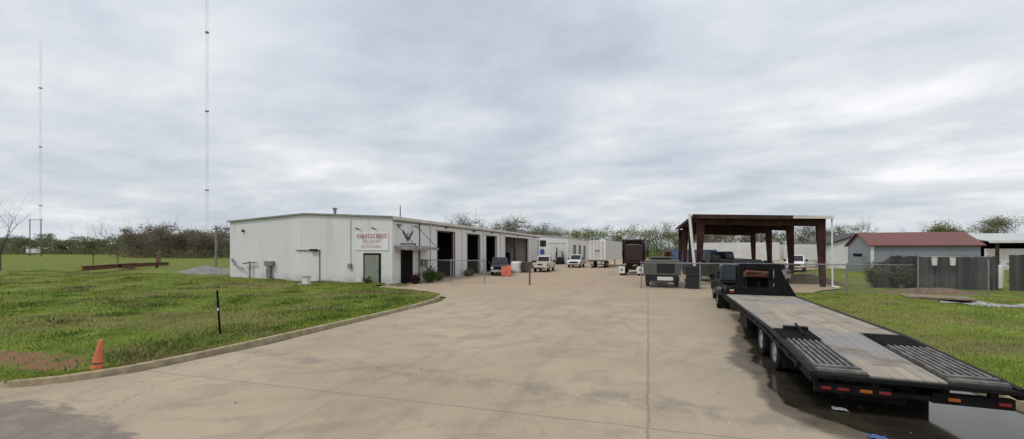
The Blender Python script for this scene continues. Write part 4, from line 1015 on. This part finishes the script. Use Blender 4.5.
# items by the bay doors
ob = empty('plastic_barrier', (-13.75, 39.6, 0), R(15), 'bright orange plastic barrier panels standing in front of the dark pickup', 'barrier')
MB().box(-.52, -.01, -.06, .06, .06, 1.02).build('panel', M_['orange'], ob, bevel=.03); MB().box(.01, .50, -.10, .02, .06, 1.12).build('panel', M_['orange'], ob, bevel=.03)
q = MB(); q.box(-.5, -.35, -.25, .25, 0, .058); q.box(.3, .45, -.25, .25, 0, .058); q.build('foot', M_['tyre'], ob)
q = MB(); q.v = [(-14.9+x*.5*(1+.18*math.sin(z*5+x*2))+.12*z, 46.3+y*.5*(1+.15*math.cos(z*4+y)), z*1.35) for z in (0, .25, .55, .8, 1.0) for x, y in [(-1,-.8),(-.8,-1),(0,-1.08),(.8,-1),(1,-.8),(1.05,0),(1,.8),(.8,1),(0,1.05),(-.8,1),(-1,.8),(-1.06,0)]]
q.f = [(i*12+j, i*12+(j+1)%12, (i+1)*12+(j+1)%12, (i+1)*12+j) for i in range(4) for j in range(12)]+[tuple(range(48, 60)), tuple(range(11, -1, -1))]; q.m = [0]*len(q.f)
o_ = q.build('bulk_bag', M_['whitepaint'], None, smooth=True); tag(o_, 'white bulk bag slumped beside the dark pickup', 'bag')
pa = empty('pallet_stack', (-14.0, 47.5, 0), R(20), 'stack of grey pallets beside the open bay', 'pallets')
for k in range(9):
    q = MB()
    for i in range(5): q.box(-.6+i*.26, -.44+i*.26, -.5, .5, k*.14+.11, k*.14+.135)
    for yy in (-.5, -.05, .4): q.box(-.6, .6, yy, yy+.09, k*.14, k*.14+.108)
    q.build('pallet', M_['greywood'], pa)
def tyre_stack(loc, n, label, r=.42, seed=1):
    rt = empty('tyre_stack', loc, 0, label, 'tyres'); rng = random.Random(seed)
    for k in range(n):
        g = MB(); g.lathe_z([(r*.58, .03), (r*.9, .0), (r, .05), (r, .17), (r*.9, .22), (r*.58, .19), (r*.58, .03)], (rng.uniform(-.05, .05), rng.uniform(-.05, .05), k*.225), 20); g.build('tyre', M_['tyre'], rt)
    return rt
tyre_stack((-15.9, 58.5, 0), 5, 'stack of old black tyres in the wide open bay', .5, 2)
tyre_stack((-15.0, 60.3, 0), 3, 'lower stack of old tyres farthest along the wide open bay', .5, 3)
tyre_stack((3.0, 31.4, 0), 7, 'tall stack of old tyres beside the grey utility truck', .5, 4)
cab = empty('cabinet', (-20.6, 59.6, 0), R(10), 'black cabinet standing inside the wide open bay', 'cabinet'); MB().box(-.5, .5, -.3, .3, .05, 2.3).build('body', M_['black'], cab, bevel=.02); MB().box(-.01, .01, -.32, -.302, .1, 2.2).build('door_gap', M_['galv'], cab)

# far side of the yard
bc = empty('shipping_container', (5.4, 58.5, 0), R(-2), 'pale blue shipping container behind the steel canopy', 'container')
q = MB(); q.box(-3.0, 3.0, 0, 2.4, .1, 2.72)
for i in range(24): q.box(-2.95+i*.25, -2.85+i*.25, -.035, -.002, .22, 2.6)
q.build('body', M_['blue'], bc); q = MB()
for xx in (-3.02, 2.92): q.box(xx, xx+.1, -.05, 2.42, 0, 2.75)
q.box(-3, 3, -.05, -.0021, 2.62, 2.75); q.build('corner_post', M_['blue'], bc)
om = empty('loader', (2.05, 57.2, 0), R(100), 'small orange loader between the maroon truck and the blue container', 'loader')
MB().prism([(-1.2, .6), (1.1, .6), (1.2, 1.3), (.4, 1.45), (.1, 2.6), (-.8, 2.6), (-1.1, 1.5)], 'x', -.5, .5).build('body', M_['rustorange'], om, bevel=.06)
q = MB(); q.bar((-.6, 0, 1.4), (-.6, 1.9, .8), .14, .2); q.bar((.6, 0, 1.4), (.6, 1.9, .8), .14, .2); q.build('arm', M_['rustorange'], om)
MB().prism([(1.8, .1), (2.5, .1), (2.6, .25), (2.0, .4), (2.0, .9), (1.8, .9)], 'x', -.85, .85).build('bucket', M_['rust'], om)
MB().box(-.51, .51, -.6, .02, 1.65, 2.4).build('window', M_['glass'], om)
for s in (-1, 1): wheel(om, (s*.65, -.7, .45), .45, .3, s); wheel(om, (s*.65, .7, .45), .45, .3, s)
def van_trailer(loc, rz, ln, ht, label):
    rt = empty('box_trailer', loc, rz, label, 'trailer', 'white box trailers behind the canopy')
    MB().box(-ln/2, ln/2, 0, 2.5, 1.1, ht).build('body', M_['vanwhite'], rt, bevel=.03)
    q = MB()
    for xx in np.arange(-ln/2+.6, ln/2, 1.2): q.box(xx, xx+.04, -.02, -.001, 1.15, ht-.05)
    q.build('rib', M_['whitepaint'], rt); MB().box(-ln/2, ln/2, -.03, -.002, 1.02, 1.12).build('sill', M_['galv'], rt)
    for xx in (ln/2-1.2, ln/2-2.5): 
        for yy in (.15, 2.35):
            g = MB(); g.tube((xx, yy-.13, .5), (xx, yy+.13, .5), .5, n=20); g.build('wheel', M_['tyre'], rt)
    for yy in (.4, 2.1): MB().bar((-ln/2+2.5, yy, 0), (-ln/2+2.5, yy, 1.1), .14, .14).build('landing_leg', M_['blackmetal'], rt)
van_trailer((12.6, 72, 0), R(3), 13, 3.85, 'white box trailer seen side-on behind the canopy, left of two')
van_trailer((26.3, 74, 0), R(2), 12.5, 3.55, 'white box trailer seen side-on behind the canopy, right of two')
pickup('pickup_truck', (18.2, 62, 0), R(160), 'white pickup truck far off beneath the canopy facing the camera', M_['whitepaint'], Lg=5.4, wd=1.95, roof=1.95, sc=1.05)

# ------------------------------------------------------------------ buildings on the right
rb = empty('shed_building', (0, 0, 0), 0, 'grey blue shed with a dark red metal roof beyond the wooden fence', 'building')
X0, X1, Y0, Y1 = 25.3, 35.3, 60, 66; ev, rg = 3.3, 4.75; ym = 63
MB().prism([(Y0, -.1), (Y1, -.1), (Y1, ev), (ym, rg), (Y0, ev)], 'x', X0, X0+.15).build('wall', M_['greyside'], rb)
MB().prism([(Y0, -.1), (Y1, -.1), (Y1, ev), (ym, rg), (Y0, ev)], 'x', X1-.15, X1).build('wall', M_['greyside'], rb)
q = MB(); q.box(X0+.15, X1-.15, Y0, Y0+.15, -.1, ev); q.build('wall', M_['greyside'], rb); MB().box(X0+.15, X1-.15, Y1-.15, Y1, -.1, ev).build('wall', M_['greyside'], rb)
q = MB(); q.prism([(Y0-.35, ev-.14), (ym, rg+.03), (ym, rg+.13), (Y0-.35, ev-.04)], 'x', X0-.3, X1+.3); q.prism([(ym, rg+.03), (Y1+.35, ev-.14), (Y1+.35, ev-.04), (ym, rg+.13)], 'x', X0-.3, X1+.3); q.build('roof', M_['redroof'], rb)
MB().box(X0-.05, X0+.25, Y0-.08, Y0-.003, 0, ev-.1).build('corner_trim', M_['whitepaint'], rb)
MB().box(X0-.06, X0-.003, Y0+2.2, Y0+4.4, 1.9, 2.25).build('vent', M_['dark'], rb); MB().box(X0-.05, X0-.003, Y0+1.2, Y0+2.0, 0, 2).build('door', M_['galv'], rb)
wb = empty('shed_building', (0, 0, 0), 0, 'pale shed with a dark roof edge left of the red-roofed shed', 'building')
MB().prism([(25.5, -.1), (34, -.1), (34, 4.1), (29.5, 5.0), (25.5, 3.6)], 'y', 72, 72.15).build('wall', M_['side_far'], wb); MB().box(25.5, 25.65, 72.15, 84, -.1, 3.6).build('wall', M_['side_far'], wb)
q = MB(); q.prism([(25.1, 3.45), (29.5, 5.02), (29.5, 5.25), (25.1, 3.68)], 'y', 71.7, 84); q.prism([(29.5, 5.02), (34.4, 4.1), (34.4, 4.3), (29.5, 5.25)], 'y', 71.7, 84); q.build('roof', M_['darkroof'], wb)
ws = empty('open_shed', (0, 0, 0), 0, 'open fronted shed with a pale metal roof at the far right edge', 'building')
q = MB(); q.prism([(80, 3.95), (90, 5.35), (90, 5.47), (80, 4.07)], 'x', 48, 100); q.prism([(90, 5.35), (100, 3.95), (100, 4.07), (90, 5.47)], 'x', 48, 100); q.build('roof', M_['roofmetal'], ws); MB().box(48, 100, 79.9, 79.985, 3.75, 4.1).build('fascia', M_['whitepaint'], ws)
MB().box(48.5, 100, 81.5, 81.7, 0, 2.9).build('wall', M_['side_far'], ws); MB().box(48.5, 100, 95, 95.2, 0, 4.2).build('wall', M_['interior'], ws)
for xx in range(49, 100, 7): MB().box(xx, xx+.3, 80.2, 80.5, 0, 3.94).build('post', M_['redsteel'], ws)
# dark board fence
wf = empty('board_fence', (0, 0, 0), 0, 'dark weathered vertical board fence behind the chain-link, with a gap to the right', 'fence')
rng = random.Random(5); q = MB(); x = 15.6
while x < 22.6:
    wv = .14; hh = 2.25+rng.uniform(-.06, .06)
    if x < 16.6: hh = 1.3+.9*(x-15.6)+rng.uniform(-.1, .15)
    q.box(x, x+wv, 37+rng.uniform(-.01, .01), 37.03, -.05, hh); x += wv+.006+rng.random()*.01
q.build('board', M_['boards'], wf)
q = MB(); x = 23.2
while x < 36:
    q.box(x, x+.14, 36.9+rng.uniform(-.01, .01), 36.93, -.05, 2.35+rng.uniform(-.05, .05)); x += .147
q.build('board', M_['boards'], wf)
q = MB()
for a, b in ((15.7, 22.6), (23.2, 36)):
    for zz in (.5, 1.7): q.box(a, b, 37.05, 37.11, zz, zz+.1)
q.build('rail', M_['greywood'], wf)
for k, xx in enumerate((19.15, 20.15)):
    t_ = empty('plastic_tub', (xx, 36.78, 1.62), 0, ('white plastic tub hung on the board fence, left of the pair', 'white plastic tub hung on the board fence, right of the pair')[k], 'tub', 'white tubs at the board fence')
    g = MB().lathe_z([(0, 0), (.14, 0), (.16, .60), (.17, .60), (.17, .64), (.0, .64)], (0, 0, 0), 16); g.build('tub', M_['whitepaint'], t_); MB().lathe_z([(.175, .60), (.185, .60), (.185, .645), (.175, .645)], (0, 0, 0), 16).build('lid', M_['whitesign'], t_)
dr = empty('water_heater', (22.9, 37.4, 0), 0, 'tall pale cylinder tank standing in the gap of the board fence', 'tank')
MB().lathe_z([(0, .05), (.27, .05), (.28, .12), (.28, 1.55), (.2, 1.66), (0, 1.68)], (0, 0, 0), 18).build('tank', M_['vanwhite'], dr, smooth=True); MB().tube((.1, 0, 1.6), (.1, 0, 1.9), .025).build('pipe', M_['galv'], dr)
# ivy-covered end of the fence
shrub('vine', (15.5, 36.7, 0), .75, .5, 2.0, 900, M_['leaf_olive'], 'brown-green vine climbing the left end of the dark board fence', 21, .06)
shrub('vine', (17.2, 36.75, 0), 1.2, .35, 1.9, 800, M_['leaf_brown'], 'brown dry brush against the dark board fence', 22, .06)

# ------------------------------------------------------------------ chain-link fences along the yard entrance
def chain_fence(x0, x1, y, h, posts, label, gate=False):
    rt = empty('chain_link_fence', (x0, y, 0), 0, label, 'fence')
    MB().add([(0, 0, .05), (x1-x0, 0, .05), (x1-x0, 0, h), (0, 0, h)], [(0, 1, 2, 3)]).build('wire_mesh', M_['wire'], rt, fix=False)
    MB().tube((0, 0, h), (x1-x0, 0, h), .032, n=8).build('top_rail', M_['galv'], rt, smooth=True)
    for p in posts: g = MB().tube((p-x0, .05, -.1), (p-x0, .05, h+.06), .042, n=10); g.lathe_z([(.05, 0), (.05, .04), (0, .07)], (p-x0, .05, h+.05), 10); g.build('post', M_['galv'], rt)
    return rt
chain_fence(-18.6, -12.4, 30.6, 1.85, (-18.5, -15.5, -12.5), 'low chain-link fence run joining the white workshop wall')
chain_fence(-.5, 8.4, 30.3, 1.80, (-.45, 3.35, 6.2, 8.35), 'chain-link fence run passing in front of the grey utility truck')
chain_fence(8.5, 15.0, 30.6, 1.80, (11.7,), 'chain-link fence run passing in front of the right canopy columns')
chain_fence(15.05, 18.3, 30.4, 2.30, (15.1, 18.25), 'taller chain-link panel in front of the board fence')
gp = empty('gate_post', (-8.65, 30.4, 0), 0, 'rusty brown gate post standing alone in the yard entrance', 'post'); MB().tube((0, 0, -.1), (0, 0, 1.35), .065, n=10).build('post', M_['rust'], gp); MB().box(-.09, .09, -.09, .09, 1.353, 1.40).build('cap', M_['rust'], gp)

# ------------------------------------------------------------------ planting by the office, dirt, culvert
shrub('shrub', (-17.3, 30.4, 0), .75, .8, 1.35, 1500, M_['leaf_dark'], 'rounded green shrub below the awning on the long white wall', 31, .06)
shrub('shrub', (-17.5, 32.2, 0), .55, .8, .85, 800, M_['leaf_dark'], 'smaller green shrub right of the rounded shrub at the white wall', 32, .06)
shrub('shrub', (-17.6, 28.6, 0), .55, .6, .75, 700, M_['leaf_red'], 'low dark red shrub by the office doorway', 33, .06)
shrub('shrub', (-20.4, 26.4, .1), .5, .35, .6, 400, M_['leaf_dark'], 'small weedy shrub below the faded red sign', 35, .05)
shrub('hedge', (-17.6, 38.9, 0), .5, 1.3, .75, 1000, M_['leaf_dark'], 'low dark hedge against the wall between the first two bays', 34, .07)
cu = empty('culvert', (14.6, 27.1, 0), R(-14), 'flat concrete culvert slab over a dark pipe mouth in the right grass', 'culvert')
MB().box(-1.7, .9, -.7, .7, .20, .30).build('slab', M_['soilslab'], cu, bevel=.02)
q = MB(); q.box(-1.6, -.45, -.65, -.4, -.5, .197); q.box(.75, .88, -.65, -.4, -.5, .197); q.build('headwall', M_['concrete'], cu); MB().box(-.45, .75, -.38, -.3, -.5, .197).build('pipe_mouth', M_['dark'], cu)
for k, (a, b, s) in enumerate([(14.9, 25.3, .22), (15.6, 25.0, .16), (16.6, 24.3, .2), (18.2, 23.4, .18)]):
    g = MB(); bm = bmesh.new(); bmesh.ops.create_icosphere(bm, subdivisions=2, radius=s); rr2 = random.Random(k)
    for v_ in bm.verts: v_.co *= rr2.uniform(.8, 1.15); v_.co.z *= .6
    me = bpy.data.meshes.new('rock'); bm.to_mesh(me); bm.free(); me.materials.append(M_['rock'])
    o_ = bpy.data.objects.new('rock', me); COL.objects.link(o_); o_.location = (a, b, rlawn_h(a, b)+s*.3); tag(o_, ('largest pale rock nearest the culvert mouth in the ditch', 'small pale rock just past the culvert in the ditch', 'pale rock halfway along the stony ditch', 'pale rock at the right of the stony ditch')[k], 'rock', 'rocks in the ditch')
def mound(name, loc, rx, ry, h, mat, label, cat, seed):
    g = MB(); n = 22; vs = []
    for i in range(n):
        for j in range(n):
            u = -1+2*i/(n-1); v = -1+2*j/(n-1); q = min(1, math.hypot(u, v)); z = h*(1-q**1.6)*(1+.35*hash_noise(u*3+seed, v*3, 1.3))-.06
            vs.append((u*rx, v*ry, z))
    g.add(vs, [(i*n+j, i*n+j+1, (i+1)*n+j+1, (i+1)*n+j) for i in range(n-1) for j in range(n-1)])
    o = g.build(name, mat, smooth=True); o.location = loc; return tag(o, label, cat)
mound('gravel_pile', (-43.6, 31.0, .2), 5.6, 3.2, .75, M_['pilegravel'], 'low grey gravel pile at the left end of the workshop', 'gravel pile', 1)
mound('dirt_mound', (12.2, 40.5, -.02), 3.2, 2.4, .8, M_['soil'], 'low brown dirt mound by the right canopy column', 'dirt mound', 4)
mound('dirt_mound', (17.2, 33.6, -.02), 2.6, 1.2, .35, M_['soil'], 'low brown dirt mound in front of the board fence', 'dirt mound', 6)

# ------------------------------------------------------------------ left lawn things
c_ = empty('traffic_cone', (-11.3, 5.56, lawn_h(-11.3, 5.56)-.08), 0, 'faded orange traffic cone leaning on the grass behind the left kerb', 'cone'); c_.rotation_euler = (R(-4), R(5), R(20))
MB().box(-.13, .13, -.13, .13, 0, .03).build('base', M_['coneorange'], c_, bevel=.008)
MB().lathe_z([(.115, .031), (.105, .10), (.035, .70), (.028, .73), (.0, .73)], (0, 0, 0), 20).build('cone', M_['coneorange'], c_, smooth=True)
MB().lathe_z([(.0945, .215), (.0905, .25), (.089, .251)], (0, 0, 0), 20).build('band', M_['rustorange'], c_)
tp = empty('steel_post', (-12.7, 9.3, lawn_h(-12.7, 9.3)), R(10), 'thin dark steel stake with a small white tag on the lawn', 'post'); tp.rotation_euler = (0, R(-4), R(15))
q = MB(); q.box(-.028, .028, -.006, .006, -.2, 1.42); q.box(-.006, .006, -.034, -.0062, -.2, 1.42)
for k in range(12): q.box(-.012, .012, -.045, -.0345, .2+k*.1, .235+k*.1)
q.build('stake', M_['blackmetal'], tp); MB().box(-.01, .045, -.05, -.046, .78, .86).build('tag', M_['whitepaint'], tp)
ub = empty('utility_box', (-24.4, 24.4, lawn_h(-24.4, 24.4)), R(8), 'small white utility box on a pad in the grass by the end wall', 'utility box'); MB().box(-.5, .5, -.4, .4, -.1, .06).build('pad', M_['rock'], ub); MB().box(-.22, .22, -.2, .2, .062, .55).build('box', M_['whitepaint'], ub, bevel=.02); MB().box(-.25, .25, -.23, .23, .553, .59).build('lid', M_['galv'], ub)
rb_ = random.Random(4); BD = []
for k, (pa_, pb, w_, lab) in enumerate([((-52, 24.6), (-58.5, 32.5), .5, 'long rusty steel beam lying lowest on the field'), ((-56, 29.8), (-61.5, 37.0), .45, 'rusty steel beam lying behind the longest one on the field'), ((-60.5, 35.6), (-63.0, 38.9), .6, 'short thick rusty steel beam at the right end of the scrap')]):
    a, b = Vector((*pa_, lawn_h(*pa_)+.3)), Vector((*pb, lawn_h(*pb)+.3)); q = MB(); q.bar(a, b, .40, .07); q.bar(a+Vector((0, 0, .42)), b+Vector((0, 0, .42)), .40, .07); q.bar(a+Vector((0, 0, .21)), b+Vector((0, 0, .21)), .06, .37); tag(q.build('steel_beam', M_['rust']), lab, 'beam', 'rusty beams on the field')
    q = MB()
for k, (p0, p1, lab) in enumerate([((-59.8, 34.6, .9), (-62.2, 37.4, .75), 'rusty steel channel lying across the top of the beams'), ((-60.9, 36.2, .3), (-61.2, 36.6, 2.0), 'rusty steel post standing up among the beams'), ((-56.5, 28.2, .1), (-60.5, 33.5, .5), 'rusty pipe lying in front of the beams')]):
    q = MB()
    if k == 2: q.tube(p0, p1, .14, n=10)
    else: q.bar(p0, p1, .24, .24)
    tag(q.build('steel_offcut', M_['rust']), lab, 'scrap steel', 'rusty beams on the field')
tk = tree('sapling', (-64.5, 31.5, 0), 7.5, 41, 'bare thin sapling left of the rusty beams', levels=3, bark='trunk', r=.06, spread=.45, group='bare saplings on the left field')
tree('sapling', (-68.0, 35.8, 0), 7.2, 42, 'bare thin sapling behind the middle of the rusty beams', levels=3, bark='trunk', r=.055, spread=.4, group='bare saplings on the left field')
tree('sapling', (-66, 24.5, 0), 9.5, 43, 'taller bare forked sapling near the left edge of the field', levels=3, bark='trunk', r=.065, spread=.55, group='bare saplings on the left field')
lp_ = at(160, 62)
tree('stump', (lp_.x, lp_.y, 0), 2.6, 44, 'short leaning dead stump right of the rusty beams', levels=1, r=.16, spread=.6, cat='stump', fork=.6)
pp = at(216, 60); po = empty('utility_pole', (pp.x, pp.y, 0), 0, 'pale wooden pole standing left of the workshop', 'pole'); MB().tube((0, 0, -.2), (0, 0, 6.2), .16, .12, n=10).build('pole', M_['galv'], po); MB().bar((-.5, 0, 5.7), (.5, 0, 5.7), .1, .1).build('crossarm', M_['wood'], po)
pp = at(41, 170); po = empty('utility_pole', (pp.x, pp.y, 0), TH, 'distant wooden utility pole with a crossarm before the left treeline', 'pole'); MB().tube((0, 0, -.2), (0, 0, 15.5), .2, .14, n=8).build('pole', M_['wood'], po); MB().bar((-5, 0, 15.2), (.9, 0, 15.2), .16, .2).build('crossarm', M_['wood'], po); MB().tube((-4.6, 0, -.2), (-4.6, 0, 15.6), .18, .14, n=8).build('pole', M_['wood'], po)
pp = at(31, 230); ft = empty('box_trailer', (pp.x, pp.y, 0), TH, 'tiny white trailer far off at the left treeline', 'trailer'); MB().box(-2.9, 2.9, 0, 2.4, .9, 3.4).build('body', M_['vanwhite'], ft); 
for xx in (-1.8, 1.8): MB().tube((xx, -.1, .5), (xx, .2, .5), .5).build('wheel', M_['tyre'], ft)

# ------------------------------------------------------------------ lattice masts
M_['mastred'] = basic('mast_red', (.55, .36, .34), .7, 0, var=.1); M_['mastwhite'] = basic('mast_white', (.68, .69, .70), .6, 0, var=.1)  # both mast colours paled to stand in for distance haze
def mast(px, depth, H, wd, leg, label):
    p = at(px, depth); rt = empty('radio_mast', (p.x, p.y, 0), .3, label, 'mast', 'lattice masts behind the field')
    c = [Vector((wd*.58*math.cos(a), wd*.58*math.sin(a), 0)) for a in (.2, .2+2.094, .2+4.189)]
    nb = 14; hb_ = H/nb
    for b in range(nb):
        g = MB(); z0, z1 = b*hb_, (b+1)*hb_
        for q in c: g.tube(q+Vector((0, 0, z0)), q+Vector((0, 0, z1)), leg, n=4, cap=False)
        k = int(hb_/3); 
        for j in range(k):
            za = z0+j*hb_/k; zb = z0+(j+1)*hb_/k
            for m in range(3): 
                a, d = c[m], c[(m+1) % 3]; s = j % 2
                g.tube(a+Vector((0, 0, za if s else zb)), d+Vector((0, 0, zb if s else za)), leg*.5, n=3, cap=False)
        g.build('section', M_['mastred'] if b % 2 == 0 else M_['mastwhite'], rt, fix=False)
    for zz in (H*.22, H*.5, H*.78):
        g = MB(); g.lathe_z([(wd*.6, 0), (wd*.9, .0), (wd*.9, 1.2), (wd*.6, 1.2)], (0, 0, zz), 8); g.build('beacon', M_['mastred'], rt)
mast(207, 400, 275, 1.9, .07, 'tall red and white lattice mast rising out of the photo, nearer of two')
mast(40.5, 500, 256, 1.9, .06, 'paler lattice mast at the far left, farther of two')

# ------------------------------------------------------------------ woods and trees
def wood(name, px0, px1, depth, n, h0, h1, leaf, label, seed, per=150, dj=25, size=.42, twig=.5, wd=.34):
    rng = random.Random(seed); g = MB()
    for k in range(n):
        p = at(px0+(px1-px0)*(k+rng.random())/n, depth+rng.uniform(-dj, dj)); H = rng.uniform(h0, h1)*(1+.12*math.sin(k*.7+seed)); Rr = H*wd*rng.uniform(.8, 1.2)
        g.tube((p.x, p.y, 0), (p.x+rng.uniform(-.5, .5), p.y, H*.8), .16, .05, 4, cap=False, mi=1)
        cl_ = []
        for j in range(11):
            a = rng.uniform(0, 6.28); e2 = rng.random(); q = Vector((p.x+Rr*.85*math.cos(a)*rng.random()**.5, p.y+Rr*.85*math.sin(a)*rng.random()**.5, H*(.22+.72*e2))); cl_.append(q)
            g.tube((p.x, p.y, q.z*.6), q, .07, .02, 3, cap=False, mi=1)
            for _ in range(int(14*twig)):
                t = q+Vector((rng.gauss(0, Rr*.33), rng.gauss(0, Rr*.33), abs(rng.gauss(0, H*.13)))); g.tube(q, t, .045, .015, 3, cap=False, mi=1)
        for _ in range(per):
            q = rng.choice(cl_); gg = lambda sd: max(-1.5*sd, min(1.5*sd, rng.gauss(0, sd))); c = q+Vector((gg(Rr*.26), gg(Rr*.26), gg(H*.07)))
            c.z = max(.2, min(c.z, H*1.02)); a = Vector((rng.uniform(-1, 1), rng.uniform(-1, 1), rng.uniform(-1, 1))).normalized(); b = a.orthogonal().normalized(); s = size*rng.uniform(.5, 1.4)
            g.add([c-a*s, c+b*s*.7, c+a*s, c-b*s*.7], [(0, 1, 2, 3)], 0)
        for _ in range(per//3):   # undergrowth
            c = p+Vector((rng.gauss(0, Rr), rng.gauss(0, Rr), rng.uniform(.1, H*.3))); a = Vector((rng.uniform(-1, 1), rng.uniform(-1, 1), rng.uniform(-1, 1))).normalized(); b = a.orthogonal().normalized(); s = size*rng.uniform(.6, 1.5)
            g.add([c-a*s, c+b*s*.7, c+a*s, c-b*s*.7], [(0, 1, 2, 3)], 0)
    tag(g.build(name, [leaf, M_['twig']], fix=False), label, 'wood', kind='stuff')
wood('woodland', -60, 235, 270, 78, 9.5, 12.5, M_['leaf_olive'], 'far olive-brown treeline across the left field', 1, per=620, size=.34, wd=.42)
wood('woodland', 128, 232, 150, 30, 8, 11, M_['leaf_brown'], 'nearer brown-green wood left of the workshop', 2, per=760, dj=14, size=.20, wd=.40, twig=1.4)
wood('woodland', 425, 545, 135, 24, 9.5, 12.6, M_['leaf_olive'], 'brownish trees massed behind the workshop roof', 3, per=480, dj=14, size=.17, twig=1.6, wd=.42)
wood('woodland', 520, 720, 165, 44, 9.5, 12.6, M_['leaf_spring'], 'spring green treeline behind the far end of the yard', 4, per=760, dj=20, size=.20, wd=.40)
wood('woodland', 690, 860, 150, 34, 9, 12.5, M_['leaf_olive'], 'pale green trees seen through the steel canopy', 5, per=700, dj=16, size=.18, twig=.9, wd=.40)
wood('woodland', 850, 1080, 160, 32, 5.5, 7.5, M_['leaf_olive'], 'low trees beyond the sheds on the right', 6, per=500, dj=20, size=.19, wd=.5)
p = at(866, 120); tree('bare_tree', p, 13.5, 51, 'bare spreading tree behind the left end of the red-roofed shed', levels=4, r=.26, spread=.75, fork=.25)
p = at(919, 130); tree('bare_tree', p, 12.5, 52, 'smaller bare tree behind the middle of the red roof', levels=4, r=.2, spread=.6, fork=.3)
p = at(946, 110); tree('leafy_tree', p, 9.8, 53, 'rounded yellow-green tree behind the right end of the red roof', M_['leaf_spring'], per=70, rad=.8, size=.17, levels=3, r=.22, spread=.8)
p = at(1004, 125); tree('leafy_tree', p, 13.2, 54, 'thin-leaved tall tree above the pale shed roof at the far right', M_['leaf_olive'], per=16, rad=.8, size=.15, levels=4, r=.24, spread=.75)
p = at(985, 135); tree('leafy_tree', p, 10.2, 56, 'lower thin-leaved tree between the red roof and the far right shed', M_['leaf_olive'], per=40, rad=.8, size=.15, levels=3, r=.2, spread=.8)
p = at(455, 120); tree('bare_tree', p, 15.2, 55, 'bare crowned tree rising highest behind the workshop roof', levels=4, r=.26, spread=.65, fork=.3)
p = at(641, 150); tree('bare_tree', p, 14.2, 57, 'bare tree standing above the maroon truck', levels=4, r=.24, spread=.6, fork=.3)

# ------------------------------------------------------------------ litter
for k, (a, b, mt_, lab) in enumerate([(3.1, 7.18, 'clothblue', 'crumpled blue plastic scrap at the puddle edge by the photo bottom'), (3.05, 8.25, 'whitepaint', 'white paper scrap in the puddle under the trailer tail')]):
    g = MB(); n = 7; vs = []; rr3 = random.Random(k)
    for i in range(n):
        for j in range(n): vs.append(((i-3)*.035+rr3.uniform(-.01, .01), (j-3)*.02+rr3.uniform(-.008, .008), .012+.035*rr3.random()))
    g.add(vs, [(i*n+j, i*n+j+1, (i+1)*n+j+1, (i+1)*n+j) for i in range(n-1) for j in range(n-1)])
    o_ = g.build('plastic_scrap' if k == 0 else 'paper_scrap', M_[mt_]); o_.location = (a, b, .008); sm = o_.modifiers.new('solid', 'SOLIDIFY'); sm.thickness = .003; tag(o_, lab, 'litter')
g = MB(); r4 = random.Random(9)
for _ in range(130):
    x = r_.uniform(-10, 5.5); y = 4.4+18*r_.random()**1.6; s = r4.uniform(.006, .020)
    g.add([(x-s, y-s*.7, 0), (x+s, y-s*.8, 0), (x+s*.8, y+s, 0), (x-s*.7, y+s*.9, 0), (x-s*.4, y-s*.3, s), (x+s*.5, y-s*.3, s*.8), (x+s*.3, y+s*.5, s), (x-s*.4, y+s*.4, s*.9)], [(0,3,2,1),(4,5,6,7),(0,1,5,4),(1,2,6,5),(2,3,7,6),(3,0,4,7)], r4.randrange(2))
tag(g.build('pebbles', [M_['rock'], M_['soil']], fix=False), 'scattered small stones and dirt crumbs on the concrete', 'pebbles', kind='stuff')
